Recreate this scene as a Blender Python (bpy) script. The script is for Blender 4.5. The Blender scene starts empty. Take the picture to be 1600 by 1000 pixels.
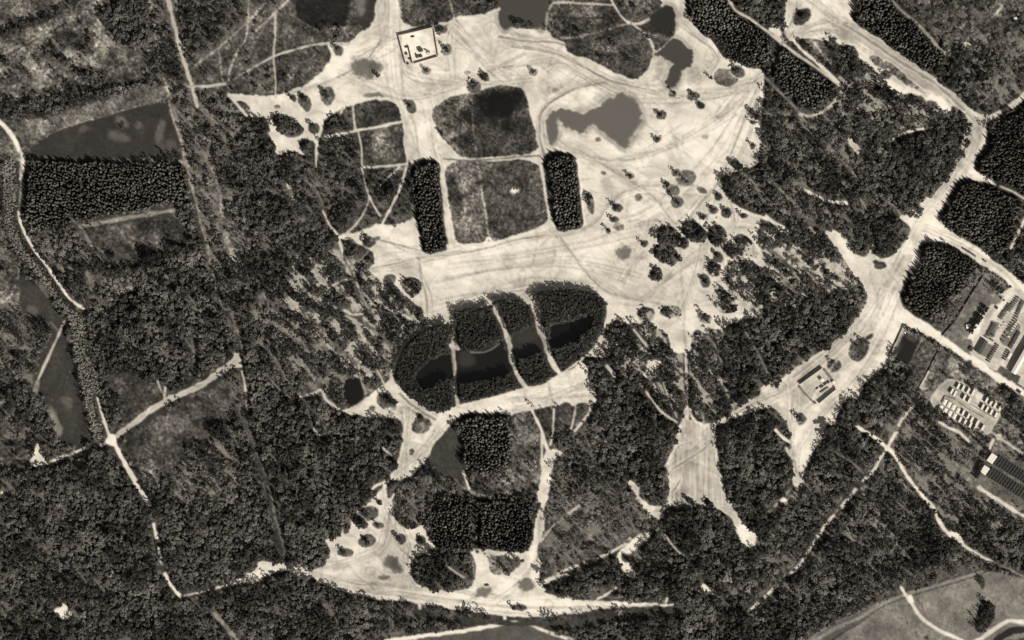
import bpy, bmesh, math, random
import numpy as np
from mathutils import Vector, Matrix

random.seed(7)
RNG = np.random.default_rng(11)
scene = bpy.context.scene

# ------------------------------------------------------------------ camera, sky, sun, exposure
cam_d = bpy.data.cameras.new("aerial_camera")
cam = bpy.data.objects.new("aerial_camera", cam_d)
scene.collection.objects.link(cam)
cam_d.lens = 100.0
cam_d.sensor_width = 36.0
cam.location = (0, 0, 1600 * 100 / 36.0)
cam.rotation_euler = (0, 0, 0)
cam_d.clip_start = 10
cam_d.clip_end = 30000
scene.camera = cam

SUN_EL = math.radians(41)
SUN_AZ = math.radians(136)          # compass bearing the light comes from (right and below in the picture)
world = bpy.data.worlds.new("World")
scene.world = world
world.use_nodes = True
wn = world.node_tree
wn.nodes.clear()
sky = wn.nodes.new("ShaderNodeTexSky")
sky.sky_type = 'NISHITA'
sky.sun_disc = False
sky.sun_elevation = SUN_EL
sky.sun_rotation = SUN_AZ
hsv = wn.nodes.new("ShaderNodeHueSaturation")
hsv.inputs['Saturation'].default_value = 0.08
bg = wn.nodes.new("ShaderNodeBackground")
bg.inputs['Strength'].default_value = 0.05
wo = wn.nodes.new("ShaderNodeOutputWorld")
wn.links.new(sky.outputs[0], hsv.inputs['Color'])
wn.links.new(hsv.outputs[0], bg.inputs['Color'])
wn.links.new(bg.outputs[0], wo.inputs['Surface'])

sun_d = bpy.data.lights.new("sun", 'SUN')
sun_d.energy = 5.0
sun_d.angle = math.radians(0.53)
sun_d.color = (1.0, 0.975, 0.93)
sun = bpy.data.objects.new("sun", sun_d)
scene.collection.objects.link(sun)
sdir = Vector((math.sin(SUN_AZ) * math.cos(SUN_EL), math.cos(SUN_AZ) * math.cos(SUN_EL), math.sin(SUN_EL)))
sun.rotation_euler = sdir.to_track_quat('Z', 'Y').to_euler()
sun.location = sdir * 3000

scene.view_settings.view_transform = 'Standard'
scene.view_settings.look = 'None'
scene.view_settings.gamma = 1.0
scene.view_settings.use_curve_mapping = False
scene.view_settings.exposure = 0.66
scene.cycles.max_bounces = 4
K_LIGHT = 1.86                      # lit value of a white, level surface under this sun and exposure

# ------------------------------------------------------------------ helpers: names, tags, materials
COL = scene.collection


def tag(o, label=None, cat=None, group=None, kind=None):
    if label: o['label'] = label
    if cat: o['category'] = cat
    if group: o['group'] = group
    if kind: o['kind'] = kind
    return o


def lin(g):
    g = np.asarray(g, dtype=np.float64) / 255.0
    return np.where(g <= 0.04045, g / 12.92, ((g + 0.055) / 1.055) ** 2.4)


SEPIA = (1.0, 0.905, 0.76)


def new_mat(name, rough=0.9, spec=0.2):
    m = bpy.data.materials.new(name)
    m.use_nodes = True
    nt = m.node_tree
    b = nt.nodes['Principled BSDF']
    b.inputs['Roughness'].default_value = rough
    b.inputs['Specular IOR Level'].default_value = spec
    return m, nt, b


def plain_mat(name, alb, rough=0.85, var=0.25, scale=0.6, spec=0.2):
    """matt paint / roof / wood with procedural blotches"""
    m, nt, b = new_mat(name, rough, spec)
    tc = nt.nodes.new('ShaderNodeTexCoord')
    no = nt.nodes.new('ShaderNodeTexNoise')
    no.inputs['Scale'].default_value = scale
    no.inputs['Detail'].default_value = 5
    mr = nt.nodes.new('ShaderNodeMapRange')
    mr.inputs['From Min'].default_value = 0.3
    mr.inputs['From Max'].default_value = 0.7
    mr.inputs['To Min'].default_value = 1 - var
    mr.inputs['To Max'].default_value = 1 + var * 0.6
    mx = nt.nodes.new('ShaderNodeVectorMath')
    mx.operation = 'SCALE'
    mx.inputs[0].default_value = tuple(alb * c for c in SEPIA)
    nt.links.new(tc.outputs['Object'], no.inputs['Vector'])
    nt.links.new(no.outputs['Fac'], mr.inputs['Value'])
    nt.links.new(mr.outputs[0], mx.inputs['Scale'])
    nt.links.new(mx.outputs[0], b.inputs['Base Color'])
    return m


def ground_mat(name, rough, amp, s1, s2, spec=0.15, bump=0.0):
    m, nt, b = new_mat(name, rough, spec)
    at = nt.nodes.new('ShaderNodeAttribute')
    at.attribute_name = 'albedo'
    ge = nt.nodes.new('ShaderNodeNewGeometry')
    n1 = nt.nodes.new('ShaderNodeTexNoise'); n1.inputs['Scale'].default_value = s1; n1.inputs['Detail'].default_value = 6
    n1.inputs['Roughness'].default_value = 0.75
    n2 = nt.nodes.new('ShaderNodeTexNoise'); n2.inputs['Scale'].default_value = s2; n2.inputs['Detail'].default_value = 3
    ad = nt.nodes.new('ShaderNodeMath'); ad.operation = 'ADD'
    mr = nt.nodes.new('ShaderNodeMapRange')
    mr.inputs['From Min'].default_value = 0.7; mr.inputs['From Max'].default_value = 1.3
    mr.inputs['To Min'].default_value = 1 - amp; mr.inputs['To Max'].default_value = 1 + amp
    mr.clamp = False
    mu = nt.nodes.new('ShaderNodeMath'); mu.operation = 'MULTIPLY'
    sc = nt.nodes.new('ShaderNodeVectorMath'); sc.operation = 'SCALE'
    sc.inputs[0].default_value = SEPIA
    L = nt.links.new
    L(ge.outputs['Position'], n1.inputs['Vector']); L(ge.outputs['Position'], n2.inputs['Vector'])
    L(n1.outputs['Fac'], ad.inputs[0]); L(n2.outputs['Fac'], ad.inputs[1])
    L(ad.outputs[0], mr.inputs['Value'])
    L(at.outputs['Fac'], mu.inputs[0]); L(mr.outputs[0], mu.inputs[1])
    L(mu.outputs[0], sc.inputs['Scale']); L(sc.outputs[0], b.inputs['Base Color'])
    return m


# ------------------------------------------------------------------ survey of the ground (1 m raster, photo pixels = metres)
MG = 90
W, H = 1600 + 2 * MG, 1000 + 2 * MG
yy, xx = np.mgrid[0:H, 0:W].astype(np.float32)
xx -= MG; yy -= MG


def _hash(ix, iy, seed):
    h = (ix.astype(np.int64) * 374761393 + iy.astype(np.int64) * 668265263 + seed * 1274126177) & 0xffffffff
    h = ((h ^ (h >> 13)) * 1274126177) & 0xffffffff
    return ((h ^ (h >> 16)) & 0xffff).astype(np.float32) / 65535.0


def vnoise(u, v, seed):
    iu = np.floor(u); iv = np.floor(v)
    fu = u - iu; fv = v - iv
    fu = fu * fu * (3 - 2 * fu); fv = fv * fv * (3 - 2 * fv)
    iu = iu.astype(np.int32); iv = iv.astype(np.int32)
    u0, v0 = int(iu.min()), int(iv.min())
    gx, gy = np.meshgrid(np.arange(u0, int(iu.max()) + 2), np.arange(v0, int(iv.max()) + 2))
    T = _hash(gx, gy, seed)
    a = iu - u0; c = iv - v0
    return (T[c, a] * (1 - fu) + T[c, a + 1] * fu) * (1 - fv) + (T[c + 1, a] * (1 - fu) + T[c + 1, a + 1] * fu) * fv


def fbm(u, v, seed, octv=4, gain=0.55):
    s = 0; a = 1; t = 0
    for k in range(octv):
        s = s + a * vnoise(u * 2 ** k, v * 2 ** k, seed + 17 * k); t += a; a *= gain
    return s / t


def sstep(a, b, x):
    t = np.clip((x - a) / (b - a), 0, 1)
    return t * t * (3 - 2 * t)


WX = (fbm(xx / 16, yy / 16, 1, 4, .7) - 0.5) * 2.6
WY = (fbm(xx / 16, yy / 16, 2, 4, .7) - 0.5) * 2.6
FINE = fbm(xx / 2.2, yy / 2.2, 3, 3, 0.8)
MED = fbm(xx / 22, yy / 22, 4, 4)
BIG = fbm(xx / 90, yy / 90, 5, 3)
# drawn-out drifts running from upper left to lower right, as in the photo's thin woods
STREAK = fbm((xx + yy * 1.15) / 40, (xx * 1.1 - yy) / 12, 6, 4, .65)
STREAK = (STREAK - STREAK.mean()) / STREAK.std()
CLUMP = fbm(xx / 11, yy / 11, 8, 3)
CLUMP = (CLUMP - CLUMP.mean()) / CLUMP.std()

tone = np.full((H, W), 58, np.float32)
dens = np.full((H, W), 0.93, np.float32)
kind = np.ones((H, W), np.int8)
stre = np.full((H, W), 0.25, np.float32)
tint = np.full((H, W), 0.45, np.float32)
size = np.ones((H, W), np.float32)
scrub = np.zeros((H, W), np.float32)
cls = np.zeros((H, W), np.int8)
rough_amp = np.full((H, W), 0.22, np.float32)
gapt = np.zeros((H, W), np.float32)
CLS = ['ground', 'sand', 'dirt_road', 'path', 'pond', 'reservoir', 'field']


def P(s):
    return [tuple(float(a) for a in q.split(',')) for q in s.split()]


def chaikin(p, n=2):
    for _ in range(n):
        q = []
        for i in range(len(p)):
            a, b = p[i], p[(i + 1) % len(p)]
            q += [(a[0] * .75 + b[0] * .25, a[1] * .75 + b[1] * .25), (a[0] * .25 + b[0] * .75, a[1] * .25 + b[1] * .75)]
        p = q
    return p


def box_of(xs, ys, pad):
    x0 = max(0, int(min(xs) - pad + MG)); x1 = min(W, int(max(xs) + pad + MG + 2))
    y0 = max(0, int(min(ys) - pad + MG)); y1 = min(H, int(max(ys) + pad + MG + 2))
    return slice(y0, y1), slice(x0, x1)


def inside(px, py, poly):
    r = np.zeros(px.shape, bool)
    n = len(poly)
    for i in range(n):
        x1, y1 = poly[i]; x2, y2 = poly[(i + 1) % n]
        if y1 == y2: continue
        c = (y1 > py) != (y2 > py)
        r ^= c & (px < (x2 - x1) * (py - y1) / (y2 - y1) + x1)
    return r


def apply(sl, m, g=None, d=None, k=None, st=None, ti=None, sz=None, c=None, sc=None, ra=None, gp=None, mix=1.0):
    if g is not None:
        t = tone[sl]; t[m] = t[m] * (1 - mix) + g * mix
    for arr, v in ((dens, d), (kind, k), (stre, st), (tint, ti), (size, sz), (cls, c), (scrub, sc), (rough_amp, ra), (gapt, gp)):
        if v is not None: arr[sl][m] = v


def A(s, warp=3.0, smooth=True, **kw):
    p = P(s) if isinstance(s, str) else s
    if smooth: p = chaikin(p)
    xs = [a for a, b in p]; ys = [b for a, b in p]
    sl = box_of(xs, ys, warp + 2)
    m = inside(xx[sl] + WX[sl] * warp * 1.6, yy[sl] + WY[sl] * warp * 1.6, p)
    apply(sl, m, **kw)


def E(cx, cy, rx, ry=None, ang=0, warp=2.0, **kw):
    ry = ry or rx
    r = max(rx, ry)
    sl = box_of([cx - r, cx + r], [cy - r, cy + r], warp + 2)
    dx = xx[sl] + WX[sl] * warp * 1.5 - cx; dy = yy[sl] + WY[sl] * warp * 1.5 - cy
    a = math.radians(ang)
    u = (dx * math.cos(a) + dy * math.sin(a)) / rx; v = (-dx * math.sin(a) + dy * math.cos(a)) / ry
    apply(sl, (u * u + v * v) < 1, **kw)


def soft(cx, cy, rx, ry, ang, g, power=1.0, ragged=0.5):
    """soft-edged stain of another ground colour (wet or burnt ground, in places painted tree shade)"""
    r = max(rx, ry) * 1.5
    sl = box_of([cx - r, cx + r], [cy - r, cy + r], 2)
    dx = xx[sl] + WX[sl] * 6 - cx; dy = yy[sl] + WY[sl] * 6 - cy
    a = math.radians(ang)
    u = (dx * math.cos(a) + dy * math.sin(a)) / rx; v = (-dx * math.sin(a) + dy * math.cos(a)) / ry
    q = np.sqrt(u * u + v * v) + (MED[sl] - 0.5) * ragged + (FINE[sl] - .5) * ragged * .5
    w = sstep(1.2, 0.55, q) * power
    tone[sl] = tone[sl] * (1 - w) + g * w


def spline(p, n=6):
    if len(p) < 3: return p
    q = [p[0]] + p + [p[-1]]
    out = []
    for i in range(1, len(q) - 2):
        p0, p1, p2, p3 = q[i - 1], q[i], q[i + 1], q[i + 2]
        for j in range(n):
            t = j / n
            out.append(tuple(0.5 * ((2 * p1[a]) + (-p0[a] + p2[a]) * t + (2 * p0[a] - 5 * p1[a] + 4 * p2[a] - p3[a]) * t * t
                                    + (-p0[a] + 3 * p1[a] - 3 * p2[a] + p3[a]) * t ** 3) for a in (0, 1)))
    out.append(p[-1])
    return out


def seg_dist(sl, p):
    X = xx[sl] + WX[sl] * 0.8; Y = yy[sl] + WY[sl] * 0.8
    best = np.full(X.shape, 1e9, np.float32)
    for i in range(len(p) - 1):
        ax, ay = p[i]; bx, by = p[i + 1]
        x0, x1 = min(ax, bx) - 18, max(ax, bx) + 18
        y0, y1 = min(ay, by) - 18, max(ay, by) + 18
        oy, ox = sl[0].start, sl[1].start
        s2 = (slice(max(0, int(y0 + MG) - oy), max(0, int(y1 + MG) - oy + 1)), slice(max(0, int(x0 + MG) - ox), max(0, int(x1 + MG) - ox + 1)))
        Xs = X[s2]; Ys = Y[s2]
        if Xs.size == 0: continue
        dx, dy = bx - ax, by - ay
        L = dx * dx + dy * dy + 1e-9
        t = np.clip(((Xs - ax) * dx + (Ys - ay) * dy) / L, 0, 1)
        dd = np.hypot(Xs - ax - t * dx, Ys - ay - t * dy)
        best[s2] = np.minimum(best[s2], dd)
    return best


def Ln(s, w, g, c=3, d=0.0, clear=2.3, power=1.0, patchy=0.0, curve=True, keep=False):
    """path, road or wheel track: w = full width in metres"""
    p = P(s) if isinstance(s, str) else s
    if curve: p = spline(p)
    sl = box_of([a for a, b in p], [b for a, b in p], w + 6)
    D = seg_dist(sl, p)
    hw = w / 2
    a = sstep(hw + 0.9, hw - 0.6, D + (FINE[sl] - .5) * 1.2 + (CLUMP[sl] * .09) * w * (w > 2.2)) * power
    if patchy: a = a * sstep(patchy * 2 - 1.8, patchy * 2 - .6, CLUMP[sl])
    tone[sl] = tone[sl] * (1 - a) + g * a
    if not keep:
        m = D < hw + clear
        if d is not None: dens[sl][m] = d
        scrub[sl][D < hw] = 0
        if c is not None: cls[sl][D < max(hw - .2, .9)] = c


# ---- background woods, fields and heath -------------------------------------------------
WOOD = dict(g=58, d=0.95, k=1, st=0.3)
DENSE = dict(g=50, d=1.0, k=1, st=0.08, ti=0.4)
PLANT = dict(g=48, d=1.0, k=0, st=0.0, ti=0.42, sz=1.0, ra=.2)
HEATH = dict(g=80, d=0.03, k=1, st=0.0, sc=0.5, ra=0.58, c=0)
THIN = dict(g=92, d=0.55, k=1, st=0.8, sc=0.3, ra=0.35)

# upper left heath
A('-90,-90 330,-90 310,130 300,260 30,250 -90,250', **{**HEATH, 'g': 98, 'd': .06})
A('-90,-90 135,-90 135,-8 40,45 -90,90', **{**HEATH, 'g': 84, 'sc': .8})
A('-90,130 0,78 60,48 120,18 175,-15 190,0 120,38 60,66 0,98 -90,140', 1, g=122, d=0, sc=.3)
A('-90,80 0,50 30,36 60,24 100,4 130,-14 138,-4 100,18 60,38 30,52 0,66 -90,95', 3, g=50, d=1, k=1, ti=.1, sc=0, st=0)
A('152,14 182,0 200,-90 238,-90 236,10 246,60 240,80 222,64 205,70 185,66 165,45', **{**DENSE, 'ti': .35})
A('240,-90 262,-90 270,20 290,100 292,135 262,150 252,110 246,60', **{**THIN, 'g': 95, 'd': .6})
soft(125, 92, 34, 14, 15, 150); soft(150, 60, 28, 20, 20, 125); soft(60, 112, 24, 10, 20, 118)
soft(100, 56, 20, 9, -10, 58); soft(12, 122, 26, 12, 10, 70); soft(65, 148, 32, 13, -5, 64); soft(170, 92, 24, 14, 20, 78)
E(201, 122, 14, 9, g=68, d=0, sc=.3); E(118, 131, 13, 5, 15, g=60, d=0); E(219, 101, 13, 10, g=66, d=0); E(208, 85, 13, 4, -10, g=70, d=0)
for e in ((80, 80, 10, 12), (100, 95, 13, 7), (150, 122, 18, 14), (63, 95, 6, 5), (90, 152, 8, 5), (112, 142, 8, 6), (140, 146, 12, 6),
          (172, 142, 10, 5), (10, 98, 7, 5), (60, 90, 5, 5), (38, 110, 5, 4), (88, 113, 7, 4), (230, 92, 6, 8), (240, 100, 6, 12), (245, 118, 8, 6), (136, 78, 6, 4), (122, 72, 4, 4), (142, 58, 4, 4)):
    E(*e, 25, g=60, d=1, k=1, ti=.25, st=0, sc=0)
A('-90,165 0,158 30,162 62,166 105,158 150,150 120,172 95,178 60,186 0,190 -90,195', 3, g=55, d=.9, k=1, ti=.25, st=.4)
Ln('95,166 150,152 190,141 225,131 256,128', 12, 52, c=None, d=1.0, clear=1)
A('25,190 60,186 100,176 180,152 256,134 264,150 180,172 100,197 55,216 35,232 22,215', 2, g=112, d=.05, k=2, ti=.8, sc=.4, ra=.35)
A('42,236 72,215 100,199 180,176 262,153 270,185 288,247 200,247 60,246', 2, g=55, d=0, sc=.05, c=6, ra=.12)
soft(190, 190, 12, 8, 30, 105); soft(186, 214, 20, 10, 20, 92); soft(250, 208, 8, 22, 10, 98); soft(133, 203, 12, 6, 0, 80); soft(215, 196, 9, 7, 0, 85); soft(262, 230, 16, 14, 0, 78)
E(152, 186, 7, 4, 30, g=50, d=1, ti=.2); E(190, 194, 3, 8, 0, g=50, d=.9, ti=.2); E(253, 170, 3, 4, 0, g=50, d=.9, ti=.2)
A('-90,200 0,198 14,215 26,240 32,252 -90,255', 2, **{**HEATH, 'g': 84})
E(30, 222, 7, 10, -35, g=55, d=1, ti=.3)
Ln('0,87 60,55 120,25 182,-4 240,-40', 2.2, 150, c=3); Ln('3,92 60,60 105,37', 1.2, 60, keep=True, c=None)
Ln('45,226 100,200 180,176 262,152', 1.6, 140, c=3)

# woods strip west (power-line clearing and the wood beside it)
A('258,150 300,130 345,140 352,160 400,190 450,250 470,300 480,400 400,480 370,540 350,500 330,420 310,340 290,260 275,200', **{**THIN, 'g': 98, 'd': .62, 'st': .9})
A('300,150 345,155 400,200 430,240 350,240 310,200', **{**WOOD, 'g': 85, 'd': .8, 'st': .7, 'ti': .35})
A('270,-90 600,-90 590,0 580,40 520,70 515,100 430,150 360,150 300,135 285,60', **{**HEATH, 'g': 76, 'd': .07})
A('272,-90 395,-90 392,0 385,60 345,80 300,105 285,50', **{**THIN, 'g': 84, 'd': .5, 'ti': .3})
A('455,5 500,-20 548,-20 546,30 535,46 500,49 470,35', 3, g=30, d=.0, sc=.15, ra=.4)
E(475, 28, 14, 10, g=34, d=.0); A('548,-20 588,-20 584,22 574,44 560,42 556,20', 2, g=54, d=0, ra=.12, c=6, sc=0)
soft(562, 8, 11, 20, 0, 118); soft(530, 45, 26, 8, 0, 105)
A('433,26 455,22 500,50 520,66 470,74 432,84', 2, g=62, d=0); soft(452, 50, 12, 10, 30, 95); soft(480, 60, 18, 7, 20, 100)
A('402,52 428,32 427,85 402,98', 2, g=60, d=0); A('402,112 427,97 428,146 402,150', 2, g=76, d=.25)
A('433,91 462,81 500,75 516,79 518,92 508,107 487,125 460,140 434,146', 2, g=70, d=.04, sc=.4)
soft(455, 115, 9, 14, 10, 112); soft(480, 112, 20, 5, -50, 98); soft(325, 60, 18, 26, 0, 70)
for e in ((295, 30, 8, 9), (325, 25, 9, 8), (300, 60, 8, 9), (322, 45, 8, 6), (345, 35, 8, 7), (270, 105, 12, 16), (335, 62, 6, 5), (318, 120, 6, 5), (364, 120, 5, 7), (300, 90, 5, 4), (530, 45, 6, 5), (514, 40, 7, 5), (527, 58, 5, 4)):
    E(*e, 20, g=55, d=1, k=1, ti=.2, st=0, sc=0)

# plantation and fields, west
A('34,250 130,246 262,256 292,262 296,300 290,322 200,338 130,350 80,358 52,362 36,346 32,300', **{**PLANT, 'ti': .2, 'g': 46})
soft(248, 295, 14, 16, 0, 60)
A('130,345 260,322 295,315 298,328 220,335 140,350 100,358', 2, g=70, d=.5, k=1, ti=.6, sc=.6)
A('60,362 130,356 150,390 180,420 200,450 140,485 120,465 75,410 50,375', **{**THIN, 'g': 78, 'd': .7})
A('140,356 200,348 270,333 288,350 300,378 290,395 240,402 200,418 172,412 150,390', **{**HEATH, 'g': 74, 'd': 0})
for e in ((162, 354, 6, 5), (172, 400, 9, 9), (200, 389, 6, 7), (220, 367, 5, 5), (227, 396, 6, 5), (263, 368, 5, 4), (230, 386, 4, 4), (245, 400, 14, 7), (280, 388, 20, 8), (228, 402, 8, 5)):
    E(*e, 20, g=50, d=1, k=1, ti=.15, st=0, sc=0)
A('175,445 200,432 250,412 300,396 325,398 320,408 260,422 215,440 195,465 165,470', 3, g=88, d=1, k=2, ti=.85, st=0, sz=.95)
A('140,490 195,472 205,452 250,432 330,408 345,455 362,490 370,545 340,572 310,590 300,604 262,613 252,590 240,568 215,562 170,580 150,540', **{**DENSE, 'd': 1, 'ti': .5})
soft(212, 552, 16, 18, 0, 85)
A('168,590 195,580 225,590 252,602 259,620 240,633 215,650 192,662 172,640', **{**HEATH, 'g': 64, 'd': .02}); soft(238, 606, 16, 9, 0, 88)
E(182, 640, 14, 22, 0, g=50, d=1, ti=.3); E(212, 668, 22, 6, -30, g=55, d=.9)
A('-90,260 5,260 5,350 15,390 35,412 20,440 -90,440', 2, **{**HEATH, 'g': 84, 'd': .2})
A('-90,440 20,440 40,440 50,500 60,560 58,600 -90,600', **{**THIN, 'g': 84, 'd': .5}); A('0,415 30,425 35,480 0,500 -90,500 -90,430', 2, **{**HEATH, 'g': 92, 'd': .05})
A('32,425 62,448 98,500 110,540 122,600 132,650 142,690 112,700 90,685 78,640 62,600 60,560 92,508 50,498 30,490', 2, g=60, d=.01, sc=.1, c=6, ra=.16)
soft(85, 660, 9, 26, -15, 140, ragged=1); soft(50, 485, 12, 10, 0, 90); soft(105, 630, 10, 12, 0, 95, ragged=1)
A('-90,600 55,600 70,640 85,690 70,705 45,690 -90,660', **{**WOOD, 'ti': .35}); A('-90,690 30,682 50,700 45,735 -90,735', 3, **{**HEATH, 'g': 66, 'd': .08}); E(20, 700, 7, 7, g=50, d=1, ti=.2)
A('120,690 172,700 160,720 80,728 90,716', 2, g=55, d=.9)
# field south of the field road
A('188,698 215,674 250,648 282,630 330,606 354,592 364,620 366,650 345,680 325,690 300,702 285,722 268,742 240,745 215,730', **{**HEATH, 'g': 70, 'd': .01, 'sc': .35})
soft(235, 735, 14, 26, -35, 140, ragged=1); soft(275, 655, 40, 20, -20, 80); soft(225, 712, 14, 12, 0, 105, ragged=1); soft(305, 640, 20, 8, 0, 60); soft(250, 690, 14, 7, 0, 92)
A('262,745 285,722 300,703 330,692 366,655 375,700 380,790 280,780', **{**THIN, 'g': 92, 'd': .75, 'st': .6, 'ti': .55})
E(310, 700, 22, 10, g=48, d=1, ti=.15); E(340, 670, 16, 14, g=48, d=1, ti=.15)
A('350,590 372,578 386,640 398,690 388,690 372,640', 2, g=95, d=.5, ti=.4)

# darker blocks of the western wood
A('352,242 440,236 454,270 450,298 352,300', **{**DENSE, 'ti': .3}); A('362,310 455,302 466,380 366,394', **{**DENSE, 'ti': .5})
A('378,398 470,388 482,470 402,488 378,470', **{**DENSE, 'ti': .3})
A('352,300 452,296 455,306 360,312', 2, g=98, d=.35, sc=.4); A('366,392 468,382 470,390 380,400', 2, g=105, d=.3, sc=.4)
# thin wood west of the clearing
A('452,240 495,215 632,250 640,345 600,360 515,370 585,400 570,427 520,440 480,400 460,300', **{**THIN, 'g': 78, 'd': .75, 'st': .65, 'ti': .25})
A('470,390 520,380 585,420 660,470 700,510 625,560 612,590 540,640 470,590 380,490 400,460', **{**THIN, 'g': 98, 'd': .95, 'st': .6, 'ti': .35})
A('372,540 470,590 540,640 610,690 620,740 570,790 520,840 440,870 420,760 385,650', **{**DENSE, 'ti': .5, 'st': .22, 'd': 1})
A('380,500 470,570 520,625 545,650 480,640 400,560', **{**WOOD, 'g': 84, 'st': .75})
# heath compartments in the clearing's west
A('-90,735 150,730 232,790 262,900 290,1090 -90,1090', **{**WOOD, 'g': 52, 'st': .12, 'ti': .42})
A('25,965 105,962 130,1000 120,1090 20,1090', **{**DENSE, 'ti': .12, 'd': 1})
A('245,770 380,790 430,850 440,875 300,922 260,870', **{**WOOD, 'g': 60, 'st': .25, 'ti': .55})

# right and south woods
A('842,770 985,755 1010,800 1020,830 930,880 842,910 845,850', **{**THIN, 'g': 92, 'd': .66, 'k': 2, 'ti': .5, 'st': .6})
A('925,640 1058,655 1045,700 1040,750 985,755 930,740', **{**DENSE, 'ti': .5})
A('855,720 925,650 940,740 985,755 850,790', **{**THIN, 'g': 90, 'd': .6, 'ti': .5})
A('1200,-90 1690,-90 1690,60 1500,85 1475,70 1400,0 1330,-90', **{**HEATH, 'g': 76, 'd': .4, 'k': 2})
A('1478,86 1500,70 1690,30 1690,130 1540,172 1522,175 1458,114', **{**THIN, 'g': 76, 'd': .6, 'ti': .5, 'k': 2}); A('1458,114 1480,86 1540,75 1560,100 1520,172', **{**DENSE, 'ti': .3})
A('1440,560 1470,545 1600,620 1690,650 1690,900 1560,885 1530,870 1460,800 1400,715 1380,690', **{**THIN, 'g': 100, 'd': .5, 'st': .9, 'ti': .35})
A('1370,700 1410,740 1470,820 1540,880 1500,900 1400,925 1330,900 1320,850', **{**THIN, 'g': 88, 'd': .8, 'st': .7})
A('1560,790 1690,820 1690,905 1600,898 1545,875 1500,840 1470,800 1520,780', **{**WOOD, 'g': 60, 'st': .3}); soft(1565, 800, 20, 8, 35, 120)
A('1400,850 1480,830 1490,870 1440,890 1405,880', **{**DENSE, 'ti': .1}); A('1300,935 1400,905 1540,870 1560,890 1420,925 1330,955', 2, g=78, d=.35, ti=.4, sc=.8)
A('1240,1010 1330,955 1420,925 1540,888 1600,905 1690,910 1690,1090 1200,1090', 2, g=126, d=0, sc=.04, c=6, ra=.16)
A('1240,1015 1330,958 1380,940 1340,975 1290,1010 1250,1090', 2, g=92, d=.0, sc=.4)
soft(1370, 985, 30, 15, 0, 105); soft(1450, 950, 20, 15, 20, 138); soft(1580, 930, 40, 22, 30, 120); soft(1500, 930, 25, 16, 0, 138)
A('1522,968 1532,945 1538,935 1548,945 1556,962 1545,985 1520,990', 3, g=50, d=1, ti=.15, k=1); A('1525,900 1538,898 1538,925 1532,920', 2, g=60, d=.8, ti=.2)
A('1340,180 1420,165 1490,190 1345,235', **{**THIN, 'g': 78, 'd': .8, 'ti': .35})
# plantations
A('1150,-90 1225,-90 1222,0 1216,44 1165,18 1140,-20', **{**DENSE, 'ti': .25})
A('1060,-90 1135,-90 1130,0 1165,25 1215,60 1258,96 1302,128 1310,142 1303,158 1290,162 1272,176 1252,168 1200,118 1190,108 1150,101 1128,86 1100,53 1078,28 1068,8', 4, **{**PLANT, 'ti': .5})
A('1322,18 1345,-90 1372,-90 1400,20 1440,52 1472,82 1478,90 1460,110 1440,107 1420,94 1380,64 1345,38 1328,30', 3, **{**PLANT, 'ti': .45})
A('1690,80 1600,155 1570,175 1550,200 1535,225 1515,260 1560,286 1600,306 1690,350', 4, **{**PLANT, 'ti': .3})
A('1512,275 1540,286 1570,300 1600,316 1690,360 1690,420 1600,345 1580,392 1560,396 1520,380 1480,355 1464,338 1478,310 1495,290', 4, **{**PLANT, 'ti': .45})
A('1452,371 1480,385 1530,412 1536,420 1520,450 1505,480 1490,508 1470,522 1440,504 1415,486 1404,464 1412,430 1430,396', 4, **{**PLANT, 'ti': .45}); A('1534,413 1541,420 1518,456 1496,492 1474,522 1462,518 1444,504 1470,486 1500,462 1512,432', 4, g=88, k=2, d=.95, ti=.75, sc=.3, st=.2, sz=.85); soft(1458, 432, 10, 8, 0, 90)
A('1342,238 1400,196 1480,192 1514,200 1512,225 1490,266 1470,292 1442,310 1410,318 1370,300 1348,272', 3, **{**DENSE, 'ti': .4})
A('1166,512 1200,490 1260,482 1300,462 1345,440 1352,458 1345,480 1320,512 1290,540 1240,574 1215,590 1200,585 1180,545', 2, **{**DENSE, 'ti': .62, 'd': 1})
E(1300, 462, 26, 5, -15, g=45, d=1, ti=.05)
A('1127,180 1195,160 1340,180 1350,260 1440,330 1400,400 1350,390 1300,360 1345,440 1200,490 1130,470 1130,410 1190,400 1185,345 1240,360 1140,310 1125,270 1190,240', **{**WOOD, 'g': 80, 'st': .55, 'ti': .5, 'd': 1})
A('1130,200 1200,240 1205,340 1150,320 1127,280 1190,250', **{**WOOD, 'g': 62, 'st': .2})
A('1560,396 1690,430 1690,470 1600,442', 2, **{**HEATH, 'g': 90, 'd': .25}); A('1582,392 1600,350 1690,380 1690,450', 2, g=60, d=.7, ti=.2)

A('4,246 32,250 31,340 40,370 75,415 110,458 126,490 136,520 143,560 155,600 163,650 174,688 148,692 140,660 130,610 121,560 112,510 100,482 60,432 20,388 8,350', 1.5, g=62, d=1.6, k=2, ti=1.5, st=0, sz=.62, sc=0)
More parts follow.
